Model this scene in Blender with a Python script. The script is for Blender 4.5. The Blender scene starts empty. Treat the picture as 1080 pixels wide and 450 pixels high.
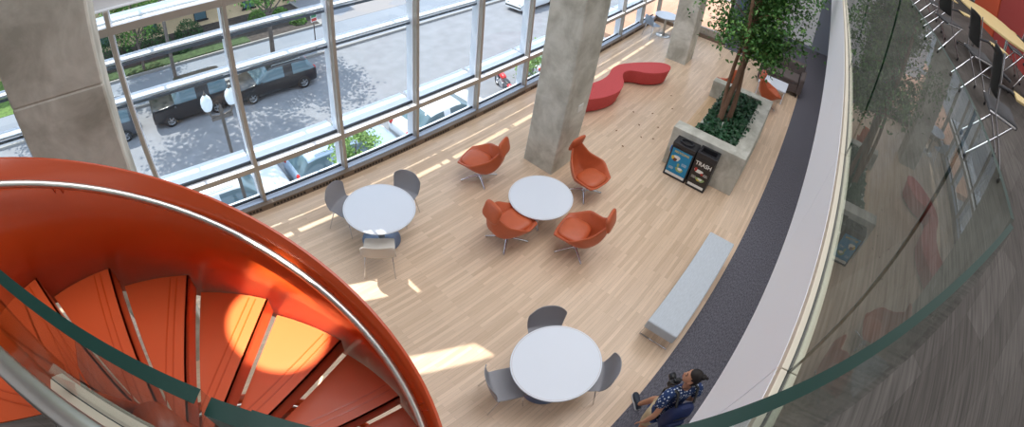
import bpy, bmesh, math, random
from mathutils import Vector, Matrix
random.seed(7)
PI = math.pi
R_ = math.radians
sc = bpy.context.scene
COL = sc.collection
sin, cos = math.sin, math.cos

# ------------------------------------------------------------------ materials
def lin(c):
    return tuple((x/12.92 if x <= .04045 else ((x+.055)/1.055)**2.4) for x in [v/255 for v in c])+(1,)
def mat(name, rgb, rough=.6, metal=0, coat=0, spec=.5, var=0, scale=20, bump=0, bscale=None, emis=None, stretch=None, sub=0):
    m = bpy.data.materials.new(name); m.use_nodes = True
    nt = m.node_tree; b = nt.nodes['Principled BSDF']
    c = lin(rgb)
    b.inputs['Base Color'].default_value = c
    b.inputs['Roughness'].default_value = rough
    b.inputs['Metallic'].default_value = metal
    b.inputs['Coat Weight'].default_value = coat
    b.inputs['Coat Roughness'].default_value = .15
    b.inputs['Specular IOR Level'].default_value = spec
    if emis:
        b.inputs['Emission Color'].default_value = lin(rgb); b.inputs['Emission Strength'].default_value = emis
    if var or bump:
        tc = nt.nodes.new('ShaderNodeTexCoord'); mp = nt.nodes.new('ShaderNodeMapping')
        nt.links.new(tc.outputs['Object'], mp.inputs[0])
        if stretch: mp.inputs['Scale'].default_value = stretch
        n = nt.nodes.new('ShaderNodeTexNoise'); n.inputs['Scale'].default_value = scale; n.inputs['Detail'].default_value = 5
        nt.links.new(mp.outputs[0], n.inputs['Vector'])
        if var:
            r = nt.nodes.new('ShaderNodeValToRGB')
            r.color_ramp.elements[0].position = .3; r.color_ramp.elements[1].position = .7
            r.color_ramp.elements[0].color = tuple(x*(1-var) for x in c[:3])+(1,)
            r.color_ramp.elements[1].color = tuple(min(1, x*(1+var)) for x in c[:3])+(1,)
            nt.links.new(n.outputs[0], r.inputs[0]); nt.links.new(r.outputs[0], b.inputs['Base Color'])
        if bump:
            n2 = nt.nodes.new('ShaderNodeTexNoise'); n2.inputs['Scale'].default_value = bscale or scale
            nt.links.new(mp.outputs[0], n2.inputs['Vector'])
            bp = nt.nodes.new('ShaderNodeBump'); bp.inputs['Strength'].default_value = bump; bp.inputs['Distance'].default_value = .01
            nt.links.new(n2.outputs[0], bp.inputs['Height']); nt.links.new(bp.outputs[0], b.inputs['Normal'])
    return m
def glass(name, tint=(1, 1, 1), ior=1.5, rough=0.0, gloss=1.0):
    m = bpy.data.materials.new(name); m.use_nodes = True; nt = m.node_tree; nt.nodes.clear()
    o = nt.nodes.new('ShaderNodeOutputMaterial'); mix = nt.nodes.new('ShaderNodeMixShader')
    t = nt.nodes.new('ShaderNodeBsdfTransparent'); t.inputs[0].default_value = (*tint, 1)
    g = nt.nodes.new('ShaderNodeBsdfGlossy'); g.inputs['Roughness'].default_value = rough
    f = nt.nodes.new('ShaderNodeFresnel'); f.inputs[0].default_value = ior
    geo = nt.nodes.new('ShaderNodeNewGeometry')
    s = nt.nodes.new('ShaderNodeMath'); s.operation = 'SUBTRACT'; s.inputs[0].default_value = 1
    nt.links.new(geo.outputs['Backfacing'], s.inputs[1])
    mu = nt.nodes.new('ShaderNodeMath'); mu.operation = 'MULTIPLY'
    nt.links.new(f.outputs[0], mu.inputs[0]); nt.links.new(s.outputs[0], mu.inputs[1])
    m2 = nt.nodes.new('ShaderNodeMath'); m2.operation = 'MULTIPLY'; m2.inputs[1].default_value = gloss
    nt.links.new(mu.outputs[0], m2.inputs[0])
    nt.links.new(m2.outputs[0], mix.inputs[0]); nt.links.new(t.outputs[0], mix.inputs[1]); nt.links.new(g.outputs[0], mix.inputs[2])
    nt.links.new(mix.outputs[0], o.inputs[0])
    return m
def nodes_of(m): return m.node_tree, m.node_tree.nodes['Principled BSDF']
def wood_floor(name, ca, cb, row, width, rough=.35, rot=0, grain=.25):
    m = mat(name, ca, rough); nt, b = nodes_of(m)
    tc = nt.nodes.new('ShaderNodeTexCoord'); mp = nt.nodes.new('ShaderNodeMapping'); mp.inputs['Rotation'].default_value[2] = rot
    nt.links.new(tc.outputs['Object'], mp.inputs[0])
    br = nt.nodes.new('ShaderNodeTexBrick'); br.inputs['Scale'].default_value = 1
    br.inputs['Color1'].default_value = lin(ca); br.inputs['Color2'].default_value = lin(cb)
    br.inputs['Mortar'].default_value = tuple(x*.72 for x in lin(cb)[:3])+(1,)
    br.inputs['Mortar Size'].default_value = .0012; br.inputs['Brick Width'].default_value = width; br.inputs['Row Height'].default_value = row
    br.offset = .37; br.offset_frequency = 2
    nt.links.new(mp.outputs[0], br.inputs['Vector'])
    mp2 = nt.nodes.new('ShaderNodeMapping'); mp2.inputs['Scale'].default_value = (1.2, 26, 1); mp2.inputs['Rotation'].default_value[2] = rot
    nt.links.new(tc.outputs['Object'], mp2.inputs[0])
    n = nt.nodes.new('ShaderNodeTexNoise'); n.inputs['Scale'].default_value = 2.2; n.inputs['Detail'].default_value = 6
    nt.links.new(mp2.outputs[0], n.inputs['Vector'])
    r = nt.nodes.new('ShaderNodeMapRange'); r.inputs[1].default_value = .3; r.inputs[2].default_value = .7
    r.inputs[3].default_value = 1-grain; r.inputs[4].default_value = 1+grain*.5
    nt.links.new(n.outputs[0], r.inputs[0])
    mx = nt.nodes.new('ShaderNodeVectorMath'); mx.operation = 'SCALE'
    nt.links.new(br.outputs[0], mx.inputs[0]); nt.links.new(r.outputs[0], mx.inputs['Scale'])
    nt.links.new(mx.outputs[0], b.inputs['Base Color'])
    return m
M = {}
M['maple'] = wood_floor('maple_floor', (228, 201, 174), (208, 180, 152), .058, .85, .32, grain=.09)
M['maple_edge'] = wood_floor('maple_ledge', (226, 192, 154), (208, 170, 130), .09, 1.6, .4, grain=.14)
M['plankcarpet'] = wood_floor('upper_plank_carpet', (92, 87, 84), (78, 73, 70), .25, 1.0, .95, rot=R_(38), grain=.45)
def carpet():
    m = mat('lower_carpet', (92, 90, 98), .95, spec=.1); nt, b = nodes_of(m)
    tc = nt.nodes.new('ShaderNodeTexCoord'); mp = nt.nodes.new('ShaderNodeMapping'); mp.inputs['Scale'].default_value = (9, 30, 1)
    nt.links.new(tc.outputs['Object'], mp.inputs[0])
    v = nt.nodes.new('ShaderNodeTexNoise'); v.inputs['Scale'].default_value = 2.4; v.inputs['Detail'].default_value = 5; v.inputs['Roughness'].default_value = .7
    nt.links.new(mp.outputs[0], v.inputs['Vector'])
    r = nt.nodes.new('ShaderNodeValToRGB'); r.color_ramp.elements[0].position = .38; r.color_ramp.elements[1].position = .62
    r.color_ramp.elements[0].color = lin((74, 74, 82)); r.color_ramp.elements[1].color = lin((118, 116, 124))
    nt.links.new(v.outputs[0], r.inputs[0]); nt.links.new(r.outputs[0], b.inputs['Base Color'])
    return m
M['carpet'] = carpet()
M['orange'] = mat('orange_painted_steel', (184, 68, 20), .32, coat=.4, spec=.5)
M['orange_top'] = mat('orange_tread_paint', (200, 84, 42), .42, coat=.15)
M['steel'] = mat('brushed_steel', (205, 203, 198), .28, metal=1)
M['chrome'] = mat('chrome', (215, 215, 220), .12, metal=1)
M['alu'] = mat('window_aluminium', (176, 168, 158), .45, metal=.35, spec=.5)
M['alu_light'] = mat('white_aluminium', (240, 243, 250), .4, spec=.5)
M['gasket'] = mat('dark_gasket', (50, 55, 62), .6)
M['fingasket'] = mat('grey_fin_gasket', (110, 120, 134), .6)
M['grille'] = mat('grille_brown', (120, 104, 90), .5, metal=.3)
M['slot'] = mat('slot_dark', (48, 42, 38), .8)
M['fascia'] = mat('white_fascia_paint', (238, 241, 250), .45)
M['shoe'] = mat('beige_metal_shoe', (214, 204, 188), .45, metal=.2)
M['wallw'] = mat('white_wall_paint', (228, 228, 230), .8)
M['wallg'] = mat('grey_wall_paint', (128, 134, 146), .8)
M['ceil'] = mat('ceiling_white', (236, 236, 236), .9)
M['win_glass'] = glass('window_glass', (.94, .97, .98), 1.45)
M['guard_glass'] = glass('guard_glass', (.90, .95, .93), 1.62)
M['edge'] = mat('glass_edge_green', (16, 52, 46), .35, spec=.3)
def concrete():
    m = mat('board_formed_concrete', (168, 164, 154), .75); nt, b = nodes_of(m)
    tc = nt.nodes.new('ShaderNodeTexCoord')
    n = nt.nodes.new('ShaderNodeTexNoise'); n.inputs['Scale'].default_value = 2.2; n.inputs['Detail'].default_value = 8; n.inputs['Distortion'].default_value = .4
    n.inputs['Roughness'].default_value = .62
    nt.links.new(tc.outputs['Object'], n.inputs['Vector'])
    r = nt.nodes.new('ShaderNodeValToRGB')
    r.color_ramp.elements[0].position = .33; r.color_ramp.elements[0].color = lin((168, 165, 153))
    r.color_ramp.elements[1].position = .64; r.color_ramp.elements[1].color = lin((216, 214, 204))
    e = r.color_ramp.elements.new(.5); e.color = lin((196, 194, 183))
    nt.links.new(n.outputs[0], r.inputs[0]); nt.links.new(r.outputs[0], b.inputs['Base Color'])
    n2 = nt.nodes.new('ShaderNodeTexNoise'); n2.inputs['Scale'].default_value = 14; n2.inputs['Detail'].default_value = 6
    nt.links.new(tc.outputs['Object'], n2.inputs['Vector'])
    bp = nt.nodes.new('ShaderNodeBump'); bp.inputs['Strength'].default_value = .25; bp.inputs['Distance'].default_value = .01
    nt.links.new(n2.outputs[0], bp.inputs['Height']); nt.links.new(bp.outputs[0], b.inputs['Normal'])
    return m
M['concrete'] = concrete()
M['leather'] = mat('rust_orange_leather', (190, 92, 54), .42, var=.05, scale=8, bump=.08, bscale=140)
M['greyseat'] = mat('grey_polypropylene', (146, 146, 152), .5)
M['litseat'] = mat('sunlit_tone_polypropylene', (216, 210, 202), .5)  # grey chair plastic lightened, the light on it put into the colour
M['blueseat'] = mat('blue_grey_polypropylene', (150, 166, 186), .5)
M['laminate'] = mat('white_laminate', (218, 224, 234), .35)
M['laminate_edge'] = mat('tabletop_edge', (196, 190, 192), .4)
M['redfelt'] = mat('red_wool_felt', (196, 76, 76), .85, var=.12, scale=60, bump=.15, bscale=160)
M['tweed'] = mat('grey_tweed', (190, 197, 204), .9, var=.10, scale=14, stretch=(1, 9, 6), bump=.15, bscale=160)
M['sofafab'] = mat('taupe_sofa_fabric', (98, 88, 86), .9, var=.1, scale=40)
M['binblack'] = mat('black_plastic', (38, 38, 42), .4)
M['posterblue'] = mat('blue_poster', (26, 140, 190), .5)
M['posterdark'] = mat('dark_poster', (46, 40, 38), .5)
M['pwhite'] = mat('poster_white', (236, 236, 232), .5)
M['pyellow'] = mat('poster_yellow', (226, 196, 70), .5)
M['pred'] = mat('poster_red', (180, 50, 40), .5)
M['pgreen'] = mat('poster_green', (150, 176, 120), .5)
M['pbrown'] = mat('poster_brown', (110, 60, 40), .5)
M['bag'] = mat('blue_bin_liner', (40, 120, 200), .35)
M['bark'] = mat('ficus_bark', (128, 98, 78), .85, var=.25, scale=6, stretch=(6, 6, 1), bump=.4, bscale=20)
M['leaf'] = mat('ficus_leaf', (62, 108, 48), .45, var=.35, scale=3)
M['leaf2'] = mat('ficus_leaf_pale', (104, 148, 74), .45, var=.3, scale=3)
M['ivy'] = mat('ivy_leaf', (40, 84, 52), .4, var=.4, scale=6)
M['soil'] = mat('soil', (58, 46, 38), .95, var=.3, scale=20)
M['asphalt'] = mat('asphalt', (132, 132, 136), .9, var=.1, scale=1.5, bump=.1, bscale=30)
M['sidewalk'] = wood_floor('sidewalk_concrete', (138, 142, 150), (128, 133, 142), 1.6, 1.6, .9, grain=.06)  # darker bluish tone, shade across the street put into the colour
M['plaza'] = wood_floor('plaza_concrete', (152, 142, 136), (132, 134, 142), 2.4, 3.2, .9, rot=R_(-35), grain=.12)  # plaza tone lowered to hold the shade of the far side
M['kerb'] = mat('kerb_granite', (150, 146, 142), .8)
M['grass'] = mat('lawn_grass', (92, 118, 56), .95, var=.35, scale=5)
M['mulch'] = mat('mulch', (70, 62, 58), .95, var=.35, scale=4)
M['treeleaf'] = mat('street_tree_leaf', (98, 136, 58), .6, var=.35, scale=1.2)
M['shrubleaf'] = mat('shrub_leaf', (54, 88, 44), .6, var=.4, scale=2)
M['sapling'] = mat('young_tree_leaf', (128, 160, 84), .6, var=.35, scale=2)
M['treebark'] = mat('street_tree_bark', (112, 100, 92), .9, var=.2, scale=6)
M['tan'] = mat('tan_stucco', (206, 178, 142), .85, var=.06, scale=2)
M['brick'] = wood_floor('pink_brick_paving', (206, 158, 130), (190, 142, 116), .6, 1.2, .85, grain=.12)
M['tire'] = mat('tire', (30, 30, 32), .8)
M['rim'] = mat('alloy_rim', (186, 188, 192), .3, metal=.8)
M['carglass'] = mat('car_glass', (92, 114, 122), .08, spec=.8)  # paler glass, sky reflection put into its colour
M['carblack'] = mat('black_car_paint', (26, 28, 32), .3, coat=.6)
M['carchar'] = mat('charcoal_car_paint', (60, 62, 68), .3, coat=.6)
M['carwhite'] = mat('white_car_paint', (226, 228, 230), .3, coat=.5)
M['carsilver'] = mat('silver_blue_car_paint', (164, 184, 206), .3, coat=.5, metal=.2)
M['cargrey'] = mat('silver_car_paint', (190, 194, 200), .3, coat=.5, metal=.2)
M['taillight'] = mat('taillight_red', (196, 30, 24), .3)
M['headlight'] = mat('headlight', (220, 224, 226), .15)
M['motored'] = mat('red_motorcycle_paint', (206, 36, 36), .3, coat=.5)
M['lampiron'] = mat('lamp_iron', (92, 84, 78), .5, metal=.3)
M['globe'] = mat('lamp_globe', (222, 226, 226), .3)
M['signgreen'] = mat('sign_green', (70, 130, 90), .5)
M['skin'] = mat('skin', (196, 142, 112), .55)
M['hair'] = mat('hair_dark', (34, 26, 24), .6, var=.3, scale=60)
M['khaki'] = mat('khaki_cotton', (196, 176, 142), .85, var=.08, scale=30)
M['navybag'] = mat('navy_nylon', (30, 46, 92), .6, var=.15, scale=15)
M['shoe_navy'] = mat('dark_sneaker', (32, 42, 56), .6)
M['sole'] = mat('white_sole', (226, 226, 226), .6)
M['camblack'] = mat('camera_black', (24, 24, 28), .35)
M['lens'] = mat('camera_lens', (40, 70, 80), .05, coat=1)
M['meshblack'] = mat('black_mesh', (34, 33, 34), .6)
M['graypad'] = mat('charcoal_upholstery', (66, 66, 70), .8)
M['yellowtop'] = mat('pale_yellow_laminate', (214, 190, 136), .4)
M['redwall'] = mat('dark_red_panel', (150, 54, 50), .7)
M['orangewall'] = mat('orange_red_panel', (186, 74, 40), .7)
M['dryleaf'] = mat('dry_leaf', (112, 70, 42), .8)
M['plate'] = mat('switch_plate', (226, 226, 222), .5)
M['paper'] = mat('paper_white', (240, 240, 240), .6)
def dots():
    m = mat('navy_dotted_cotton', (30, 56, 104), .8); nt, b = nodes_of(m)
    tc = nt.nodes.new('ShaderNodeTexCoord'); v = nt.nodes.new('ShaderNodeTexVoronoi'); v.inputs['Scale'].default_value = 30
    v.inputs['Randomness'].default_value = .35
    nt.links.new(tc.outputs['Object'], v.inputs['Vector'])
    r = nt.nodes.new('ShaderNodeValToRGB'); r.color_ramp.interpolation = 'CONSTANT'
    r.color_ramp.elements[0].color = lin((206, 214, 224)); r.color_ramp.elements[1].color = lin((30, 56, 104)); r.color_ramp.elements[1].position = .30
    nt.links.new(v.outputs['Distance'], r.inputs[0]); nt.links.new(r.outputs[0], b.inputs['Base Color'])
    return m
M['dots'] = dots()

# ------------------------------------------------------------------ mesh builder
class MB:
    def __init__(s): s.v = []; s.f = []; s.m = []; s.sm = []
    def add(s, vs, fs, mi=0, smooth=False, T=None):
        o = len(s.v)
        for p in vs:
            p = Vector(p)
            s.v.append(tuple(T @ p) if T is not None else tuple(p))
        for f in fs:
            s.f.append([i+o for i in f]); s.m.append(mi); s.sm.append(smooth)
        return s
    def box(s, x0, x1, y0, y1, z0, z1, mi=0, T=None, sides=None):
        vs = [(x0,y0,z0),(x1,y0,z0),(x1,y1,z0),(x0,y1,z0),(x0,y0,z1),(x1,y0,z1),(x1,y1,z1),(x0,y1,z1)]
        fs = [(0,3,2,1),(4,5,6,7),(0,1,5,4),(1,2,6,5),(2,3,7,6),(3,0,4,7)]
        s.add(vs, fs, mi, False, T)
        if sides: # material index per face: bottom, top, -y, +x, +y, -x
            for k, q in enumerate(sides): s.m[-6+k] = q
        return s
    def tube(s, pts, r, n=10, mi=0, cap=True, T=None, ry=None):
        pts = [Vector(p) for p in pts]; N = len(pts)
        rs = r if isinstance(r, (list, tuple)) else [r]*N
        prev = None; vs = []
        for i, p in enumerate(pts):
            t = (pts[min(i+1, N-1)]-pts[max(i-1, 0)]).normalized()
            if prev is None:
                a = Vector((0, 0, 1)) if abs(t.z) < .9 else Vector((1, 0, 0))
                u = t.cross(a).normalized()
            else:
                u = (prev-t*prev.dot(t)).normalized()
            prev = u; w = t.cross(u)
            for k in range(n):
                an = 2*PI*k/n
                vs.append(p+u*cos(an)*rs[i]+w*sin(an)*rs[i]*(ry or 1))
        fs = []
        for i in range(N-1):
            for k in range(n):
                a = i*n+k; b = i*n+(k+1) % n
                fs.append((a, a+n, b+n, b))
        s.add(vs, fs, mi, True, T)
        if cap:
            s.add(vs[:n], [tuple(range(n))], mi, False, T); s.add(vs[-n:], [tuple(reversed(range(n)))], mi, False, T)
        return s
    def lathe(s, prof, c=(0, 0, 0), n=32, mi=0, T=None, smooth=True):
        vs = []; fs = []
        for (r, z) in prof:
            for k in range(n):
                a = 2*PI*k/n; vs.append((c[0]+r*cos(a), c[1]+r*sin(a), c[2]+z))
        for i in range(len(prof)-1):
            for k in range(n):
                a = i*n+k; b = i*n+(k+1) % n
                fs.append((a, b, b+n, a+n))
        return s.add(vs, fs, mi, smooth, T)
    def grid(s, pts, nu, nv, mi=0, T=None, closed_u=False, smooth=True):
        # pts index j*nu+i
        fs = []
        for j in range(nv-1):
            for i in range(nu if closed_u else nu-1):
                i2 = (i+1) % nu
                fs.append((j*nu+i, j*nu+i2, (j+1)*nu+i2, (j+1)*nu+i))
        return s.add(pts, fs, mi, smooth, T)
    def prism(s, poly, z0, z1, mi=0, T=None, smooth_side=False, poly2=None):
        n = len(poly); poly2 = poly2 or poly
        vs = [(x, y, z0) for x, y in poly2]+[(x, y, z1) for x, y in poly]
        s.add(vs, [tuple(reversed(range(n))), tuple(range(n, 2*n))], mi, False, T)
        s.add(vs, [(i, (i+1) % n, n+(i+1) % n, n+i) for i in range(n)], mi, smooth_side, T)
        return s
    def ball(s, c, r, n=16, mi=0, T=None):
        r = r if isinstance(r, (tuple, list)) else (r, r, r)
        vs = []; m = n//2
        for j in range(m+1):
            th = PI*j/m
            for k in range(n):
                a = 2*PI*k/n; vs.append((c[0]+r[0]*sin(th)*cos(a), c[1]+r[1]*sin(th)*sin(a), c[2]-r[2]*cos(th)))
        return s.grid(vs, n, m+1, mi, T, True)
    def build(s, name, mats, parent=None, bevel=0, solid=0, subsurf=0, seg=2):
        me = bpy.data.meshes.new(name)
        me.from_pydata([tuple(v) for v in s.v], [], s.f)
        for m in (mats if isinstance(mats, (list, tuple)) else [mats]): me.materials.append(m)
        me.polygons.foreach_set('material_index', s.m); me.polygons.foreach_set('use_smooth', s.sm)
        me.update()
        bm = bmesh.new(); bm.from_mesh(me)
        if bevel or subsurf or solid: bmesh.ops.remove_doubles(bm, verts=bm.verts, dist=1e-5)
        bm.to_mesh(me); bm.free()
        o = bpy.data.objects.new(name, me); COL.objects.link(o)
        if parent: o.parent = parent
        if solid:
            q = o.modifiers.new('solid', 'SOLIDIFY'); q.thickness = solid; q.offset = 0
        if bevel:
            q = o.modifiers.new('bevel', 'BEVEL'); q.width = bevel; q.segments = seg; q.limit_method = 'ANGLE'; q.angle_limit = R_(40)
        if subsurf:
            q = o.modifiers.new('sub', 'SUBSURF'); q.levels = subsurf; q.render_levels = subsurf
        return o
def tag(o, label=None, cat=None, group=None, kind=None):
    if label: o['label'] = label
    if cat: o['category'] = cat
    if group: o['group'] = group
    if kind: o['kind'] = kind
    return o
def empty(name, loc=(0, 0, 0), rz=0, label=None, cat=None, group=None):
    o = bpy.data.objects.new(name, None); COL.objects.link(o); o.location = loc; o.rotation_euler = (0, 0, rz)
    o.empty_display_size = .1
    return tag(o, label, cat, group)
def children(o): return [c for c in bpy.data.objects if c.parent == o]
def copy_tree(o, parent=None):
    c = o.copy(); COL.objects.link(c); c.parent = parent
    for ch in children(o): copy_tree(ch, c)
    return c
def place(o, loc, rz, label=None, group=None, cat=None):
    o.location = loc; o.rotation_euler = (0, 0, rz); return tag(o, label, cat, group)
def struct(o): o['kind'] = 'structure'; return o

# ------------------------------------------------------------------ calibrated camera and levels
CZ = 5.5616
UF = 4.2          # upper floor level
ST = -6.5         # street level
SUN = Vector((-.08, .47, .85)).normalized()
WY = 5.83         # interior face of the window wall
X0, SP = -.40, 1.6363

# ------------------------------------------------------------------ room shell
struct(MB().prism([(-6.2, -.41), (15.25, -.41), (15.25, 2.8), (15.6, 2.8), (15.6, 5.9), (-6.2, 5.9)], -.3, 0).build('floor', M['maple']))
struct(MB().prism([(-6.2, -9), (22.6, -9), (22.6, 2.8), (15.26, 2.8), (15.26, -.405), (-6.2, -.405)], -.3, .006).build('floor_carpet', M['carpet']))
# upper floor: slab with diagonal nose at the stair, fascia and soffit
ux = [(-6.2, -9), (22.6, -9), (22.6, -.53), (.63, -.53), (-.70, .80), (-.86, .78), (-1.66, .70), (-6.2, .3)]
struct(MB().prism(ux, UF-.12, UF).build('upper_floor', M['plankcarpet']))
struct(MB().prism([(-6.2, -9), (22.6, -9), (22.6, -.545), (.62, -.545), (-.70, .775), (-.86, .75), (-6.2, .28)], 3.33, UF-.125).build('ceiling_under_slab', M['ceil']))
fa = MB()
jx = [.62, 1.12, 2.74, 4.36, 5.98, 7.6, 9.22, 10.84, 12.46, 14.08, 15.7, 17.3, 22.6]
for a, b in zip(jx[:-1], jx[1:]): fa.box(a+.003, b-.003, -.545, -.52, 3.33, UF+.02)
fa.box(.62, 22.6, -.543, -.53, 3.34, UF)
struct(fa.build('trim_1', M['fascia']))
d45 = Vector((-1, 1, 0)).normalized()
T45 = Matrix.Translation((.62, -.52, 0)) @ Matrix.Rotation(R_(135), 4, 'Z')   # local x runs along the diagonal nose
struct(MB().box(0, 1.88, .0, .025, 3.33, UF, T=Matrix.Translation((.62, -.545, 0)) @ Matrix.Rotation(R_(135), 4, 'Z')).build('trim_2', M['fascia']))
# walls
struct(MB().box(-6.4, 22.8, -9.2, -9, -.3, 12.6).build('wall_back', M['wallw']))
struct(MB().box(-6.4, -6.2, -9, 6.1, -.3, 12.6).build('wall_left', M['wallw']))
wr = MB(); wr.box(22.6, 22.8, -9, 6.1, -.3, 12.6)
struct(wr.build('wall_right', M['wallw']))
struct(MB().box(18.85, 19.0, -.43, 1.9, 0, 3.33).box(18.85, 22.6, 1.75, 1.9, 0, 12.6).box(18.85, 19.0, -.43, 1.9, 3.33, 12.6).build('wall_end', M['wallw']))
struct(MB().box(18.83, 18.86, -.43, 1.9, 0, .11).build('baseboard_end', M['wallg']))
d = struct(MB().box(18.85, 18.95, -2.6, -.44, 0, 3.33).build('door_1', M['wallg']))
MB().box(18.83, 18.86, -1.42, -1.36, 0, 3.33).build('door_frame', M['wallg'], d)
MB().tube([(18.80, -1.5, 1.0), (18.80, -1.5, 1.15)], .015).box(18.8, 18.85, -1.51, -1.49, 1.07, 1.08).build('door_handle', M['steel'], d)
struct(MB().box(18.85, 22.6, -2.75, -2.6, 0, 3.33).build('wall_corridor', M['wallg']))
struct(MB().box(15.5, 22.6, 2.8, 2.95, 0, 12.6).build('wall_north', M['wallg']))
d = struct(MB().box(16.4, 17.5, 2.76, 2.80, 0.01, 2.3).build('door_2', mat('blue_grey_door', (112, 138, 172), .5)))
MB().tube([(16.5, 2.72, .95), (16.5, 2.72, 1.15)], .015).build('door_handle', M['steel'], d)
# ceiling of the atrium
struct(MB().box(-6.4, 22.8, -9.2, 6.3, 12.4, 12.6).build('ceiling', M['ceil']))

# facade above the window band, with unseen openings added to shape the sun patches
def onwall(p, Y=6.0):
    t = (Y-p[1])/SUN.y; q = Vector(p)+SUN*t; return (q.x, q.z)
patches = [
    [(1.55, 3.64, 0), (2.2, 3.41, 0), (2.15, 3.05, 0), (1.58, 3.25, 0)],
    [(2.24, 3.37, 0), (2.33, 3.33, 0), (2.33, 2.93, 0), (2.24, 2.95, 0)],
    [(1.4, 2.22, 0), (2.31, 1.80, 0), (2.37, 1.46, 0), (1.3, 1.92, 0)],
]
def facade():
    bm = bmesh.new()
    def loop(pts):
        vs = [bm.verts.new((x, 0, z)) for x, z in pts]
        for i in range(len(vs)): bm.edges.new((vs[i], vs[(i+1) % len(vs)]))
    loop([(-6.4, 3.93), (15.6, 3.93), (15.6, 12.5), (-6.4, 12.5)])
    for p in patches: loop([onwall(q) for q in p])
    bmesh.ops.triangle_fill(bm, use_beauty=True, use_dissolve=False, edges=bm.edges[:])
    me = bpy.data.meshes.new('wall_front'); bm.to_mesh(me); bm.free(); me.materials.append(M['wallw'])
    o = bpy.data.objects.new('wall_front', me); COL.objects.link(o); o.location.y = 6.0
    q = o.modifiers.new('s', 'SOLIDIFY'); q.thickness = .02; q.offset = 0
    return struct(o)
facade()
struct(MB().box(-6.2, 15.6, 5.9, 5.99, 3.93, 3.945).build('trim_3', M['alu_light']))
struct(MB().box(15.5, 15.7, 2.95, 6.1, 3.6, 12.5).build('wall_east', M['wallw']))
# unseen louvres added above the window band to break the sun into streaks
lv = MB()
y = 6.5
while y < 8.75:
    T = Matrix.Translation((0, y, 4.25)) @ Matrix.Rotation(R_(0), 4, 'X')
    lv.box(-6, 15.6, -.12, .12, -.012, .012, T=T); y += .345
for x in range(-6, 16, 2): lv.box(x, x+.05, 6.05, 8.8, 4.27, 4.33)
tag(lv.build('sun_stripe_louver', M['alu_light']), 'unseen horizontal louvres added outside over the window band to stripe the sunlight', 'sunshade')

# window bays ------------------------------------------------------------
ZS, ZA, ZB, ZC = .90, 3.70, 3.17, 2.57
kmin, kmax = -4, 9
n = 1
for k in range(kmin, kmax+1):
    x = X0+k*SP; x1 = x+SP
    if x1 > 15.6: x1 = 15.55
    w = struct(MB().box(x-.03, x+.03, WY, 5.93, 0, 3.93).build('window_%d' % n, M['alu'], bevel=.004))
    MB().box(x-.045, x+.045, 5.93, 6.12, 0, 3.93).build('mullion_cap', M['alu_light'], w)
    MB().box(x+.03, x1-.03, WY+.0, 5.99, ZS-.1, ZS, sides=[0, 1, 0, 0, 0, 0]).build('sill_rail', [M['alu'], M['alu_light']], w, bevel=.003)  # rail top lighter than its shaded front, sky light put into the colour
    MB().box(x+.045, x1-.045, 5.99, 6.36, ZS+.0, ZS+.03).build('outer_ledge', M['alu_light'], w)
    MB().box(x+.03, x1-.03, 5.94, 5.975, ZS+.0, ZS+.05).box(x+.03, x1-.03, 5.94, 5.975, .13, .17).build('gasket', M['gasket'], w)
    MB().box(x+.03, x1-.03, WY, 5.99, ZA-.08, ZA+.03, sides=[0, 1, 0, 0, 0, 0]).build('transom', [M['alu'], M['alu_light']], w, bevel=.003)  # lighter top again paints the sky light on the transom
    MB().box(x-.03, x1-.03, 6.0, 6.3, ZA+.03, ZA+.06).build('outer_ledge', M['alu_light'], w)
    for zf in (ZB, ZC):
        MB().box(x-.05, x1-.05, 6.02, 6.19, zf-.02, zf+.01).box(x-.05, x1-.05, 6.21, 6.25, zf-.03, zf).build('sunshade_fin', M['alu_light'], w)
        MB().box(x-.05, x1-.05, 6.0, 6.018, zf-.07, zf-.03).box(x-.05, x1-.05, 6.192, 6.208, zf-.02, zf-.01).build('fin_gasket', M['fingasket'], w)
    MB().box(x+.03, x1-.03, 5.952, 5.964, .12, ZS-.1).box(x+.03, x1-.03, 5.952, 5.964, ZS, ZA-.08).box(x+.03, x1-.03, 5.952, 5.964, ZA+.03, 3.93).build('pane', M['win_glass'], w)
    n += 1
# base: convector casing with a perforated front and the white outer ledge
struct(MB().box(-6.2, 15.5, 5.735, 5.83, 0, .118).box(-6.2, 15.5, 5.83, 5.95, 0, .10).build('baseboard_front', M['grille'], bevel=.004))
sl = MB()
for k in range(kmin, kmax+1):
    x = X0+k*SP
    for j in range(22):
        if j in (10, 11): continue
        xx = x+.1+j*.065
        if xx < 15.3: sl.box(xx, xx+.045, 5.7335, 5.736, .03, .085)
struct(sl.build('trim_4', M['slot']))
struct(MB().box(-6.2, 15.5, 5.84, 5.94, .10, .122).build('trim_5', mat('sill_sky_tint', (186, 200, 222), .35)))  # pale blue of the sill is the reflected sky, put into its colour
lg = MB().box(-6.2, 15.5, 5.98, 6.13, .02, .07)
struct(lg.build('trim_6', M['alu_light']))
struct(MB().box(-6.2, 15.5, 5.99, 6.11, -.6, .02).build('wall_plinth', M['alu_light']))
# end wall windows (perpendicular)
w = struct(MB().box(15.5, 15.62, 2.95, 5.83, 0, .35).build('window_%d' % n, M['alu']))
MB().box(15.42, 15.5, 2.95, 5.83, 0, .12).build('convector', M['grille'], w)
for y0_, y1_ in ((2.86, 2.98), (4.35, 4.42), (5.7, 5.83)): MB().box(15.5, 15.62, y0_, y1_, 0, 3.6).build('mullion', M['alu'], w)
MB().box(15.5, 15.62, 2.95, 5.83, 1.75, 1.85).build('transom', M['alu_light'], w)
MB().box(15.555, 15.565, 2.98, 5.7, .35, 3.6).build('pane', M['win_glass'], w)

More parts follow.
